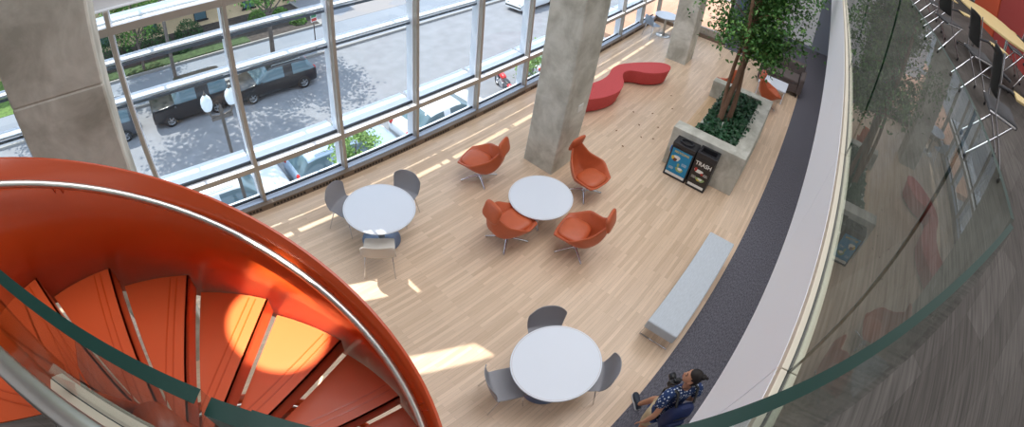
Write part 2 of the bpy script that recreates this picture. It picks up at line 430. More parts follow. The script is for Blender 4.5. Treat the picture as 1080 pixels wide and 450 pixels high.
# concrete columns -------------------------------------------------------
def column(bx, label, top=12.4):
    # slightly battered shaft with bevelled corners
    zs = [0, top]; mb = MB()
    def ring(z):
        a = .018*z if z < 5 else .09
        x0, x1, y0, y1 = bx+a*.4, bx+.70+a*2.6, 3.43-a*1.6, 4.13-a*1.6
        c = .018
        return [(x0+c, y0), (x1-c, y0), (x1, y0+c), (x1, y1-c), (x1-c, y1), (x0+c, y1), (x0, y1-c), (x0, y0+c)]
    lv = [0, 4.10, 4.115, 4.13, 5, top]; vs = []
    for i, z in enumerate(lv):
        r = ring(z)
        if i == 2:
            cx = bx+.4; r = [(cx+(px-cx)*.985, 3.72+(py-3.72)*.985) for px, py in r]
        vs += [(a, b, z) for a, b in r]
    mb.grid(vs, 8, len(lv), closed_u=True, smooth=False)
    mb.add([v for v in vs[:8]], [tuple(reversed(range(8)))])
    o = mb.build('concrete_column', M['concrete'])
    return tag(o, label, 'column')
column(-1.28, 'wide weathered concrete column at the far left, rising behind the orange stair')
c2 = column(5.76, 'square concrete column between the rust chairs and the red bench, with a small plate')
column(12.62, 'concrete column at the back beside the pale blue table')
MB().box(6.17, 6.33, 3.380, 3.400, 1.24, 1.38).ball((6.25, 3.380, 1.31), .01, 8).build('switch_plate', M['plate'], c2)

# ------------------------------------------------------------------ spiral stair
SCX, SCY, SR = -.58, .808, 1.082
DPH, PH0, RISE, Z0 = .408, 2.024, .174, 3.883
RI = .13
def sp(s, r, dz=0):
    ph = PH0-s*DPH
    return (SCX+r*cos(ph), SCY+r*sin(ph), Z0-s*RISE+dz)
stair = empty('spiral_staircase', (SCX, SCY, 0), 0, 'glossy orange steel spiral staircase sweeping down below the landing', 'staircase')
def loc(p): return (p[0]-SCX, p[1]-SCY, p[2])
def band(r, s0, s1, zlo, zhi, th=.012, name='guard_wall', flare=0):
    N = 160; pts = []
    for i in range(N):
        s = s0+(s1-s0)*i/(N-1)
        prof = [(r-th/2, zlo), (r-th/2, zhi), (r+th/2, zhi), (r+th/2, zlo)]
        for rr, dz in prof: pts.append(loc(sp(s, rr, dz)))
    mb = MB()
    fs = []
    for i in range(N-1):
        for k in range(4): fs.append((i*4+k, i*4+(k+1) % 4, (i+1)*4+(k+1) % 4, (i+1)*4+k))
    mb.add(pts, fs, 0, False)
    for j, f in enumerate(mb.sm): mb.sm[j] = (j % 4) in (0, 2)
    mb.add(pts[:4], [(0, 1, 2, 3)]); mb.add(pts[-4:], [(3, 2, 1, 0)])
    return mb.build(name, M['orange'], stair)
S1 = 21.5
band(SR, -2.95, S1, -.22, .753)
band(RI, -2.95, S1, -.20, .01, name='inner_stringer'); band(.24, -2.95, -1.9, -.1, .80, name='inner_guard')
rl = MB(); rl.tube([loc(sp(s/6, SR-.062, .645)) for s in range(-17, int(S1*6))], .019, 12)
rail = rl.build('handrail', M['steel'], stair)
for s in [x*1.55-2.2 for x in range(15)]:
    for ds in (0, .09):
        bk = MB()
        a = sp(s+ds, SR-.062, .63); b = sp(s+ds, SR-.03, .575); c = sp(s+ds, SR-.006, .575)
        bk.tube([loc(a), loc(b), loc(c)], .0045, 6)
        bk.build('rail_bracket', M['orange'], rail)
for i in range(-2, 21):
    mb = MB(); N = 8; rin, rout = RI+.006, SR-.01
    s_a, s_b = i-1+.035, i        # back edge .. nosing
    zt = Z0-i*RISE
    if i == -2: zt = UF+.0
    top = []
    for j in range(N+1):
        s = s_a+(s_b-s_a)*j/N; ph = PH0-s*DPH
        for r in (rin, rout): top.append((r*cos(ph), r*sin(ph), zt))
    nv = len(top); bot = [(x, y, z-.035) for x, y, z in top]
    fs = []
    for j in range(N):
        a = 2*j; fs.append((a, a+1, a+3, a+2)); fs.append((nv+a, nv+a+2, nv+a+3, nv+a+1))
        fs.append((a+1, nv+a+1, nv+a+3, a+3)); fs.append((a, a+2, nv+a+2, nv+a))
    fs.append((0, nv, nv+1, 1)); fs.append((nv-2, nv-1, 2*nv-1, 2*nv-2))
    mb.add(top+bot, fs)
    tr = mb.build('tread', M['orange_top'], stair)
    # folded riser lip below the nosing, raised nosing fold lines
    ph = PH0-s_b*DPH; e = Vector((cos(ph), sin(ph), 0)); q = Vector((sin(ph), -cos(ph), 0))
    mb = MB()
    for (o0, o1, h0, h1) in ((-.012, .0, -.140, .0), ):
        p = [e*rin+q*o0, e*rout+q*o0, e*rout+q*o1, e*rin+q*o1]
        mb.add([(v.x, v.y, zt+h0) for v in p]+[(v.x, v.y, zt+h1) for v in p], [(3,2,1,0),(4,5,6,7),(0,1,5,4),(1,2,6,5),(2,3,7,6),(3,0,4,7)])
    for o0 in (-.075, -.115):
        p = [e*(rin+.02)+q*o0, e*(rout-.02)+q*o0, e*(rout-.02)+q*(o0+.008), e*(rin+.02)+q*(o0+.008)]
        mb.add([(v.x, v.y, zt) for v in p]+[(v.x, v.y, zt+.0025) for v in p], [(4,5,6,7),(0,1,5,4),(1,2,6,5),(2,3,7,6),(3,0,4,7)])
    mb.build('riser_lip', M['orange'], tr)
MB().lathe([(0, 0), (.10, 0), (.10, 3.9), (0, 3.9)], n=24).build('centre_post', M['orange'], stair)

# ------------------------------------------------------------------ glass guards of the upper floor
GT = 5.28
g = empty('glass_balustrade', (.655, -.565, UF), 0, 'long frameless glass balustrade along the white balcony edge', 'railing')
def L(p): return (p[0]-.655, p[1]+.565, p[2]-UF)
def pane(x0, x1, T=None, parent=None, z0=.05, z1=GT-UF, name='glass_pane'):
    return MB().box(x0, x1, -.0065, .0065, z0, z1, sides=[1, 1, 0, 1, 0, 0], T=T).build(name, [M['guard_glass'], M['edge']], parent)
js = [.66, 1.09]+[1.09+1.61*i for i in range(1, 13)]
for a, b in zip(js[:-1], js[1:]): pane(a+.003-.655, b-.003-.655, None, g)
sh = MB()
for a, b in zip(js[:-1], js[1:]):
    for (y0, y1) in ((-.523-.0, -.556), (-.574, -.607)):
        sh.box(a+.002-.655, b-.002-.655, min(y0, y1)+.565, max(y0, y1)+.565, 0, .065)
sh.build('base_shoe', M['shoe'], g, bevel=.003)
MB().box(0, 20, -.009, .009, .03, .056).build('shoe_gasket', M['gasket'], g)
# diagonal guard next to the camera: plane x+y=.085
g2 = empty('glass_balustrade', (.655, -.57, UF), R_(135), 'near diagonal glass guard with thick green edge and round steel handrail', 'railing')
LD = 2.10
JD = .995
pane(.02, JD-.02, None, g2); pane(JD+.014, LD, None, g2, z1=GT-UF+.006)
MB().box(.01, LD-.02, -.055, -.009, 0, .065).box(.01, LD-.02, .009, .055, 0, .065).build('base_shoe', M['shoe'], g2, bevel=.003)
MB().box(.01, LD-.02, -.009, .009, 0, .055).build('shoe_gasket', M['gasket'], g2)
MB().box(JD-.02, JD+.014, -.008, .008, GT-UF-.05, GT-UF-.012).build('edge_clamp', M['edge'], g2)
hr = MB().tube([(.98+.0, .075, .86), (1.1, .075, .9)]+[(1.15+.1*i, .075, .905) for i in range(10)]+[(2.2, .075, .9)], .0205, 16)
hr.build('handrail', M['steel'], g2)
hb = MB()
for x in (1.95,): hb.tube([(x, .075, .89), (x, .03, .85), (x, .006, .85)], .008, 8)
hb.build('rail_bracket', M['steel'], g2)

# ------------------------------------------------------------------ planter, ledge, ivy, ficus
pl = empty('concrete_planter', (7.76, .27, 0), 0, 'long concrete planter filled with ivy, wooden seat along its far side', 'planter')
PX1 = 2.95; PYW = 1.70; PH = .88
pm = MB()
pm.box(0, .30, 0, PYW, 0, PH); pm.box(PX1-.25, PX1, 0, PYW, 0, PH); pm.box(.30, PX1-.25, 0, .34, 0, PH); pm.box(.30, PX1-.25, 1.24, 1.32, 0, PH-.06)
pm.build('planter_wall', M['concrete'], pl, bevel=.01)
MB().box(.30, PX1-.25, .34, 1.24, .1, .74).build('soil', M['soil'], pl)
MB().box(.305, PX1-.255, 1.325, PYW, .40, .46).box(.32, PX1-.27, 1.35, PYW-.05, 0, .40).build('wooden_seat', M['maple_edge'], pl, bevel=.005)
def leaves(mb, pts, size, up=.6, mi=0, aspect=.62, mis=1):
    for p in pts:
        s = size*random.uniform(.65, 1.25)
        nrm = Vector((random.uniform(-1, 1), random.uniform(-1, 1), random.uniform(-.2, 1)+up)).normalized()
        a = nrm.cross(Vector((random.uniform(-1, 1), random.uniform(-1, 1), random.uniform(-1, 1)))).normalized(); b = nrm.cross(a)
        w = s*aspect*.5; c = Vector(p)
        vs = [c-a*s*.5, c-a*.1*s+b*w+nrm*.06*s, c+a*s*.5-nrm*.12*s, c-a*.1*s-b*w+nrm*.06*s]
        mb.add(vs, [(0, 1, 2), (0, 2, 3)], mi if mis == 1 else random.choice((mi, mi, mi+1)))
iv = MB()
pts = [(random.uniform(.32, PX1-.28), random.uniform(.26, 1.30), .80+random.uniform(-.06, .10)) for _ in range(2600)]
leaves(iv, pts, .10, up=.9, aspect=.9)
tag(iv.build('ivy', [M['ivy']], pl), kind='stuff')
def ficus():
    t = empty('ficus_tree', (8.95, 1.15, .74), 0, 'indoor ficus tree with braided trunks and drooping green crown growing from the planter', 'tree')
    tops = []
    stems = [((-.10, .05), (.10, .10), .055), ((.06, -.02), (.50, -.02), .05), ((.0, .12), (.25, .20), .042), ((.12, .08), (.85, -.1), .03)]
    tm = MB()
    for k, (b, tp, r) in enumerate(stems):
        pts = []; rs = []
        for i in range(26):
            u = i/25; z = u*4.2
            px = b[0]+(tp[0]-b[0])*u+.06*sin(u*9+k*2.1)*(1-u*.4); py = b[1]+(tp[1]-b[1])*u+.06*cos(u*9+k*2.1)*(1-u*.4)
            pts.append((px, py, z)); rs.append(r*(1.25-.75*u)+.02*max(0, 1-u*12))
        tm.tube(pts, rs, 10)
        tops.append(pts)
    tm.build('trunk', M['bark'], t)
    bm_ = MB(); clusters = []
    for k in range(58):
        st = random.choice(tops); i = random.randint(9, 24); p0 = Vector(st[i])
        a = random.choice((random.uniform(0, 2*PI), random.gauss(-.75, .7))); l = random.uniform(.5, 1.3)*(1 if i < 20 else .8)
        pts = [p0+Vector((cos(a)*l*u, sin(a)*l*u, .42*l*sin(u*2.2))) for u in (0, .3, .6, 1)]
        bm_.tube(pts, [.014, .011, .008, .004], 6)
        for u in (.45, .7, 1): clusters.append(p0+Vector((cos(a)*l*u, sin(a)*l*u, .42*l*sin(u*2.2))))
    bm_.build('branch', M['bark'], t)
    lm = MB(); pts = []
    for c in clusters:
        for _ in range(85):
            v = Vector((random.gauss(0, .19), random.gauss(0, .19), random.gauss(-.06, .16)))
            q = c+v
            pts.append(q)
    leaves(lm, pts, .10, up=.5, aspect=.6, mis=2)
    tag(lm.build('foliage', [M['leaf'], M['leaf2']], t), kind='stuff')
    return t
ficus()
# a small plant stake with a tag
st = empty('plant_stake', (8.45, 1.1, .74), 0, 'small pale stake standing in the ivy in front of the trunks', 'stake')
MB().box(-.012, .012, -.004, .004, 0, .22).build('post', M['shoe'], st); MB().box(-.03, .03, -.006, .006, .22, .28).build('marker', M['pwhite'], st)

# ------------------------------------------------------------------ bins
def text_mesh(s, size, m, name, parent, T, ext=.001, bold=True):
    cu = bpy.data.curves.new('txt', 'FONT'); cu.body = s; cu.size = size; cu.extrude = ext; cu.align_x = 'CENTER'
    if bold: cu.offset = size*.02
    o = bpy.data.objects.new('txt', cu); COL.objects.link(o)
    dg = bpy.context.evaluated_depsgraph_get(); me = bpy.data.meshes.new_from_object(o.evaluated_get(dg))
    bpy.data.objects.remove(o); me.transform(T); me.materials.clear(); me.materials.append(m)
    q = bpy.data.objects.new(name, me); COL.objects.link(q); q.parent = parent
    return q
# front faces -x. Local frame of a bin: x depth (0 front .. .34), y width 0..w, z up
FT = Matrix(((0, 0, -1, -.004), (-1, 0, 0, 0), (0, 1, 0, 0), (0, 0, 0, 1)))   # text plane -> bin front
def bin_(name, y0, w, kind, label):
    b = empty(name, (7.43, y0, 0), 0, label, 'bin', 'waste bins at the planter')
    D = .30; H = .80
    MB().box(0, D, 0, w, 0, H-.10).build('body', M['binblack'], b, bevel=.012)
    lid = MB()
    fr = .055
    if kind == 'trash':
        lid.box(0, fr, 0, w, H-.10, H); lid.box(D-fr, D, 0, w, H-.10, H); lid.box(fr, D-fr, 0, fr, H-.10, H); lid.box(fr, D-fr, w-fr, w, H-.10, H)
        lid.box(fr, D-fr, fr, w-fr, H-.10, H-.085)
    else:
        N = 14; cx, cy = D/2, w/2
        lid.box(0, D, 0, w, H-.10, H-.03)
        # raised rim around a keyhole shaped opening
        ring = [(cx+.10*cos(a)*(1.0), cy+.16*sin(a)) for a in [2*PI*k/24 for k in range(24)]]
        inn = [(cx+(x-cx)*.72, cy+(y-cy)*.78) for x, y in ring]
        vs = [(x, y, H-.03) for x, y in ring]+[(x, y, H) for x, y in ring]+[(x, y, H) for x, y in inn]+[(x, y, H-.029) for x, y in inn]
        lid.grid(vs, 24, 4, closed_u=True, smooth=False)
    lid.build('lid', M['binblack'], b, bevel=.006)
    pm = MB(); m0 = .035; pw = w-2*m0
    pm.box(-.003, 0, m0, w-m0, .05, H-.14)
    pn = pm.build('poster', M['posterblue'] if kind == 'recycle' else M['posterdark'], b)
    MB().box(-.0045, -.003, m0+.004, w-m0-.004, .055, .115).build('white_strip', M['pwhite'], pn)
    def blob(cy, cz, ry, rz, m, x=-.0045):
        MB().add([(x, cy+ry*cos(a)*(1+.18*sin(3*a)), cz+rz*sin(a)*(1+.15*cos(2*a))) for a in [2*PI*k/20 for k in range(20)]], [tuple(reversed(range(20)))]).build('picture', M[m], pn)
    if kind == 'recycle':
        text_mesh('RECYCLING', .062, M['pyellow'], 'lettering', pn, Matrix.Translation((0, w/2, H-.22)) @ FT)
        blob(w*.66, .46, .075, .07, 'pwhite'); blob(w*.72, .42, .05, .045, 'pbrown', -.005); blob(w*.82, .45, .03, .05, 'pyellow', -.0055)
        blob(w*.5, .33, .025, .05, 'pgreen'); blob(w*.40, .24, .085, .06, 'pgreen', -.005); blob(w*.38, .26, .05, .035, 'pwhite', -.0055)
        for r in range(4):
            MB().box(-.0045, -.003, w*.16, w*.38, .40-r*.016, .404-r*.016).build('small_print', M['pwhite'], pn)
            MB().box(-.0045, -.003, w*.66, w*.86, .24-r*.016, .244-r*.016).build('small_print', M['pwhite'], pn)
        MB().ball((.05, w+.01, .58), (.03, .025, .08), 10).build('liner_bag', M['bag'], b)
    else:
        text_mesh('TRASH', .12, M['pwhite'], 'lettering', pn, Matrix.Translation((0, w/2, H-.255)) @ FT)
        blob(w*.62, .42, .10, .045, 'pwhite'); blob(w*.78, .44, .03, .05, 'pred', -.005); blob(w*.42, .38, .03, .03, 'pred', -.005)
        blob(w*.42, .25, .10, .05, 'pgreen'); blob(w*.42, .26, .05, .03, 'pwhite', -.005); blob(w*.5, .23, .03, .02, 'pyellow', -.0055)
        for r in range(4):
            MB().box(-.0045, -.003, w*.12, w*.34, .40-r*.016, .404-r*.016).build('small_print', M['pwhite'], pn)
            MB().box(-.0045, -.003, w*.66, w*.88, .29-r*.016, .294-r*.016).build('small_print', M['pwhite'], pn)
    return b
bin_('recycling_bin', 1.27, .52, 'recycle', 'black recycling bin with a blue poster front, left of the trash bin')
bin_('trash_bin', .80, .44, 'trash', 'black bin with a dark poster front reading TRASH')

# ------------------------------------------------------------------ round tables
def round_table(x, y, r, h, label, cat='table', mtop='laminate', kind='disc', group=None):
    t = empty('round_table', (x, y, 0), 0, label, cat, group)
    th = .03
    MB().lathe([(0, h-th), (r-.025, h-th), (r-.004, h-th+.006), (r, h-th*.5), (r, h-.004), (r-.004, h), (0, h)], n=72, smooth=False).build('tabletop', M[mtop], t)
    MB().lathe([(r-.022, h+.0003), (r-.02, h+.0008), (r-.017, h+.0003)], n=72).build('rim_line', M['laminate_edge'], t)
    if kind == 'disc':
        MB().lathe([(0, 0), (.27, 0), (.27, .006), (.22, .016), (.05, .028), (.05, .03)], n=48).build('base', M['steel'], t)
        MB().lathe([(.042, .02), (.042, h-th-.02), (.12, h-th-.005), (.12, h-th)], n=28).build('pedestal', M['steel'], t)
    elif kind == 'drum':
        MB().lathe([(0, 0), (.30, 0), (.30, .012), (.10, .03), (.055, .05)], n=48).build('base', mat('blue_grey_metal', (126, 140, 164), .35, metal=.4), t)
        MB().lathe([(.055, .04), (.055, h-th-.02), (.14, h-th-.005), (.14, h-th)], n=28).build('pedestal', M['steel'], t)
    else:
        for k in range(4):
            a = PI/4+k*PI/2
            MB().box(0, r*.62, -.02, .02, .01, .03, T=Matrix.Rotation(a, 4, 'Z')).build('foot', M['chrome'], t, bevel=.004)
        MB().lathe([(.035, .02), (.035, h-th-.02), (.14, h-th-.005), (.14, h-th)], n=28).build('pedestal', M['chrome'], t)
    return t
round_table(2.473, 4.119, .533, .73, 'white round table nearest the windows and the orange stair, striped with light', kind='drum')
round_table(4.708, 2.8875, .53, .50, 'low white round table ringed by four rust swivel chairs', kind='star')
round_table(2.475, .701, .533, .73, 'white round table at the bottom centre with three grey chairs', kind='drum')
round_table(14.27, 4.95, .42, .73, 'small pale blue round table far back by the windows', mtop='laminate', kind='disc')

# ------------------------------------------------------------------ shell side chairs (front = +y)
def shell_chair(mkey):
    t = empty('shell_chair')
    nu, nv = 15, 19; pts = []
    for j in range(nv):
        v = j/(nv-1)
        for i in range(nu):
            u = -1+2*i/(nu-1)
            if v < .5:
                q = v/.5
                w = .215+.012*sin(q*PI); y = .22-.41*q; z = .455-.018*sin(q*PI)-(.03*(1-q)**3)
                x = w*u; z += .018*abs(u)**3*q
            else:
                q = (v-.5)/.5
                w = .222+.022*sin(q*PI*.8)-.05*max(0, q-.8)*5*abs(u)*.6
                y = -.19-.03*sin(min(1, q*2)*PI/2)-.075*q; z = .440+.36*q+.0*q
                if q < .12: z = .445+.05*q/.12*.9
                y += .07*abs(u)**2.2*(.35+.65*q); x = w*u
                z -= .05*abs(u)**3.0*max(0, q-.6)/.4
            pts.append((x, y, z))
    MB().grid(pts, nu, nv).build('seat_shell', M[mkey], t, solid=.010, subsurf=1)
    for sx in (-1, 1):
        MB().tube([(sx*.12, .10, .425), (sx*.19, .13, .40), (sx*.225, .20, 0)], .0085, 8).build('leg', M['chrome'], t)
        MB().tube([(sx*.12, -.10, .43), (sx*.19, -.13, .40), (sx*.225, -.235, 0)], .0085, 8).build('leg', M['chrome'], t)
    MB().tube([(-.12, .10, .425), (.12, .10, .425)], .009, 8).tube([(-.12, -.10, .43), (.12, -.10, .43)], .009, 8).tube([(-.12, .10, .425), (-.12, -.10, .43)], .009, 8).tube([(.12, .10, .425), (.12, -.10, .43)], .009, 8).build('seat_frame', M['chrome'], t)
    return t
gch = shell_chair('greyseat')
def face(dx, dy): return math.atan2(-dx, dy)     # rotation so +y faces (dx,dy)
def sc_place(o, x, y, tx, ty, label, group): place(o, (x, y, 0), face(tx-x, ty-y), label, group, 'chair')
T1 = (2.473, 4.119); T3 = (2.475, .701)
grp1, grp3 = 'chairs around the table by the windows', 'chairs around the table at the bottom'
sc_place(gch, 2.22, 4.66, *T1, 'grey shell chair on the window side of the table nearest the windows', grp1)
sc_place(copy_tree(gch), 3.02, 4.36, *T1, 'grey shell chair on the right of the table nearest the windows', grp1)
wch = shell_chair('litseat'); sc_place(wch, 2.14, 3.66, *T1, 'grey shell chair coloured pale as if sunlit, seen from behind, between the window table and the sunlit patch', grp1)
sc_place(copy_tree(gch), 2.80, 1.09, *T3, 'grey shell chair tucked behind the bottom white table', grp3)
sc_place(copy_tree(gch), 2.72, .32, *T3, 'grey shell chair on the right of the bottom white table', grp3)
sc_place(copy_tree(gch), 2.0, .95, *T3, 'grey shell chair pulled out left of the bottom white table, back lit pale', grp3)
bch = shell_chair('blueseat'); sc_place(bch, 13.75, 5.2, 14.27, 4.95, 'pale blue chair left of the small table by the far windows', 'chairs at the far table')
sc_place(copy_tree(bch), 14.62, 4.5, 14.27, 4.95, 'pale blue chair partly hidden by the back concrete column', 'chairs at the far table')

# ------------------------------------------------------------------ swivel lounge chairs (front = +y)
def lounge():
    t = empty('lounge_chair')
    nu, nv = 21, 25; pts = []
    def bez(P, t):   # smooth curve through three points
        a_, b_, c_ = [Vector(p) for p in P]; m_ = 2*b_-.5*(a_+c_); return (1-t)**2*a_+2*t*(1-t)*m_+t*t*c_
    cen = [(0, .36, .41), (0, -.22, .30), (0, -.42, .84)]
    ek = [(0, (.27, .34, .42)), (.38, (.405, .02, .555)), (.70, (.24, -.25, .66)), (1, (.105, -.41, .87))]
    def edge_at(v):
        for (va, pa), (vb, pb) in zip(ek[:-1], ek[1:]):
            if v <= vb: t_ = (v-va)/(vb-va); return Vector(pa).lerp(Vector(pb), t_)
        return Vector(ek[-1][1])
    for j in range(nv):
        v = j/(nv-1); c_ = bez(cen, v); e_ = (edge_at(max(0, v-.06))+2*edge_at(v)+edge_at(min(1, v+.06)))/4
        for i in range(nu):
            u = -1+2*i/(nu-1); au = abs(u); k_ = max(0, (au-.3)/.7)**1.25
            x = (1 if u >= 0 else -1)*e_.x*(au**.85)
            pts.append((x, c_.y+(e_.y-c_.y)*(.25*au*au+.75*k_), c_.z+(e_.z-c_.z)*k_))
    MB().grid(pts, nu, nv).build('shell', M['leather'], t, solid=.035, subsurf=1)
    # seat cushion: rounded square pad
    def pad(cx, cy, cz, a, b, h, name, rotx=0, pw=3.2, parent=None):
        vs = []; n, m = 36, 9
        for j in range(m):
            f = j/(m-1); ang = -PI/2+PI*f
            rr = max(.02, abs(cos(ang))**.45); zz = sin(ang)*h/2
            for k in range(n):
                an = 2*PI*k/n; c_, s_ = cos(an), sin(an)
                r = (abs(c_)**pw+abs(s_)**pw)**(-1/pw)
                vs.append((a*r*c_*rr, b*r*s_*rr, zz))
        T = Matrix.Translation((cx, cy, cz)) @ Matrix.Rotation(rotx, 4, 'X')
        mb = MB().grid(vs, n, m, closed_u=True, T=T); mb.add([T @ Vector(v) for v in vs[-n:]], [tuple(range(n))])
        return mb.build(name, M['leather'], parent or t)
    pad(0, .085, .405, .25, .24, .11, 'seat_cushion', R_(3))
    pad(0, -.405, .88, .175, .15, .08, 'headrest', R_(74), 4.5)
    MB().lathe([(.10, .33), (.10, .345), (.03, .33), (.03, .06), (.05, .05)], n=24).build('swivel_column', M['chrome'], t)
    for k in range(4):
        a = PI/4+k*PI/2; T = Matrix.Rotation(a, 4, 'Z')
        MB().tube([(0, 0, .075), (.16, 0, .06), (.34, 0, .022)], [.024, .019, .013], 8, T=T).tube([(.33, 0, .022), (.33, 0, 0)], .012, 8, T=T).build('base_arm', M['chrome'], t)
    return t
lg1 = lounge()
LG = 'rust orange swivel lounge chairs'
def lp(o, x, y, ang, label): place(o, (x, y, 0), R_(ang), label, LG, 'lounge chair')
lp(lg1, 4.70, 4.27, 18, 'rust orange lounge chair nearest the windows, turned away from the low table')
lp(copy_tree(lg1), 3.98, 2.88, -98, 'rust orange lounge chair left of the low table, seen over its headrest')
lp(copy_tree(lg1), 4.60, 1.98, 12, 'rust orange lounge chair below the low table, nearest the camera side')
lp(copy_tree(lg1), 5.82, 2.70, 172, 'rust orange lounge chair in front of the concrete column, tall headrest up')
lp(copy_tree(lg1), 12.2, .50, -150, 'far rust lounge chair beside the white table near the sofa')
lp(copy_tree(lg1), 11.6, 1.75, -60, 'rust lounge chair half hidden behind the ficus trunks')

# ------------------------------------------------------------------ red serpentine bench
rb = [(8.69, 4.54), (9.05, 4.46), (9.42, 4.48), (9.76, 4.58), (10.14, 4.56), (10.5, 4.38), (10.95, 4.05), (11.25, 3.72), (11.24, 3.46), (10.92, 3.38), (10.58, 3.52), (10.30, 3.78), (10.18, 4.02),
      (10.05, 4.18), (9.84, 4.24), (9.62, 4.16), (9.34, 3.97), (8.97, 3.85), (8.57, 3.88), (8.15, 4.05), (7.72, 4.35), (7.42, 4.75), (7.45, 5.05), (7.75, 5.18), (8.05, 5.02), (8.35, 4.72)]
def smooth_loop(P, n=4):
    out = []; N = len(P)
    for i in range(N):
        p0, p1, p2, p3 = [Vector(P[(i+k-1) % N]) for k in range(4)]
        for j in range(n):
            t = j/n
            out.append(tuple(.5*((2*p1)+(-p0+p2)*t+(2*p0-5*p1+4*p2-p3)*t*t+(-p0+3*p1-3*p2+p3)*t**3)))
    return out
rs_ = smooth_loop(rb)
def inset(P, d):
    out = []; N = len(P)
    for i in range(N):
        a = Vector(P[i-1]); c = Vector(P[(i+1) % N]); t = (c-a).normalized(); nrm = Vector((-t.y, t.x))
        out.append((P[i][0]+nrm.x*d, P[i][1]+nrm.y*d))
    return out
area = sum(rs_[i][0]*rs_[(i+1) % len(rs_)][1]-rs_[(i+1) % len(rs_)][0]*rs_[i][1] for i in range(len(rs_)))
sg = 1 if area > 0 else -1
if area < 0: rs_ = rs_[::-1]
bench = empty('serpentine_bench', (9.4, 4.2, 0), 0, 'long red felt S-shaped bench behind the middle concrete column', 'bench')
o = MB().prism([(x-9.4, y-4.2) for x, y in rs_], .03, .43, smooth_side=True, poly2=[(x-9.4, y-4.2) for x, y in inset(rs_, .10)]).build('seat_body', M['redfelt'], bench, bevel=.015)
MB().prism([(x-9.4, y-4.2) for x, y in inset(rs_, .16)], 0, .03).build('plinth', M['binblack'], bench)

# ------------------------------------------------------------------ grey upholstered bench
ub = empty('upholstered_bench', (4.97, -.045, 0), 0, 'long rectangular grey tweed bench standing along the carpet edge', 'bench')
MB().box(-1.08, 1.08, -.255, .255, .27, .45).build('seat_pad', M['tweed'], ub, bevel=.02, seg=3)
MB().box(-1.03, 1.03, -.22, .22, .245, .27).build('seat_frame', M['steel'], ub)
for x in (-.98, .98):
    MB().tube([(x, -.22, .26), (x*1.03, -.25, .01), (x*1.03, .25, .01), (x, .22, .26)], .012, 8).build('leg', M['chrome'], ub)

# ------------------------------------------------------------------ sofa and coffee table at the back
so = empty('sofa', (14.05, .35, 0), 0, 'dark taupe two-seat sofa on the far end of the wood floor', 'sofa')
MB().box(-.45, .35, -.62, .62, .12, .40).build('base', M['sofafab'], so, bevel=.03)
MB().box(.22, .48, -.72, .72, .12, .80).build('backrest', M['sofafab'], so, bevel=.05)
for s in (-1, 1):
    MB().box(-.45, .42, s*.72-.09, s*.72+.09, .1, .60).build('armrest', M['sofafab'], so, bevel=.04)
    MB().box(-.46, .22, s*.31-.30, s*.31+.30, .40, .50).build('seat_cushion', M['sofafab'], so, bevel=.03)
    for x in (-.4, .4): MB().tube([(x, s*.68, 0), (x, s*.68, .12)], .02, 8).build('leg', M['binblack'], so)
ct = empty('coffee_table', (13.05, .52, 0), 0, 'low square white table between the far rust chair and the sofa', 'table')
MB().box(-.36, .36, -.48, .48, .36, .40).build('tabletop', M['laminate'], ct, bevel=.005)
for x in (-.32, .32):
    for y in (-.44, .44): MB().box(x-.02, x+.02, y-.02, y+.02, 0, .36).build('leg', M['alu_light'], ct)
pp = MB().box(-.1, .1, -.14, .14, 0, .003).build('paper_sheet', M['paper']); pp.location = (12.95, .75, .401); pp.rotation_euler = (0, 0, .3)
tag(pp, 'white sheet of paper lying on the low white table', 'paper')
# fallen leaves on the wood floor
lf = None
for (px, py) in [(8.6, 3.02), (9.3, 3.0), (8.2, 2.75), (8.85, 2.62), (8.0, 3.3), (9.9, 2.7), (7.6, 2.9), (8.35, 2.5), (9.0, 3.4), (10.5, 3.0)]:
    if lf is None:
        mb = MB(); leaves(mb, [(0, 0, 0)], .001)
        lf = MB().add([(-.035, 0, .002), (0, .018, .008), (.04, 0, .003), (0, -.018, .008), (0, 0, .003)], [(0, 4, 1), (1, 4, 2), (2, 4, 3), (3, 4, 0)]).build('fallen_leaf', M['dryleaf'], solid=.0015)
        q = lf
    else:
        q = lf.copy(); COL.objects.link(q)
    q.location = (px, py, .003); q.rotation_euler = (0, 0, random.uniform(0, 6))
    tag(q, 'small dry brown leaf fallen on the wood floor near the planter', 'leaf', 'fallen leaves by the planter')

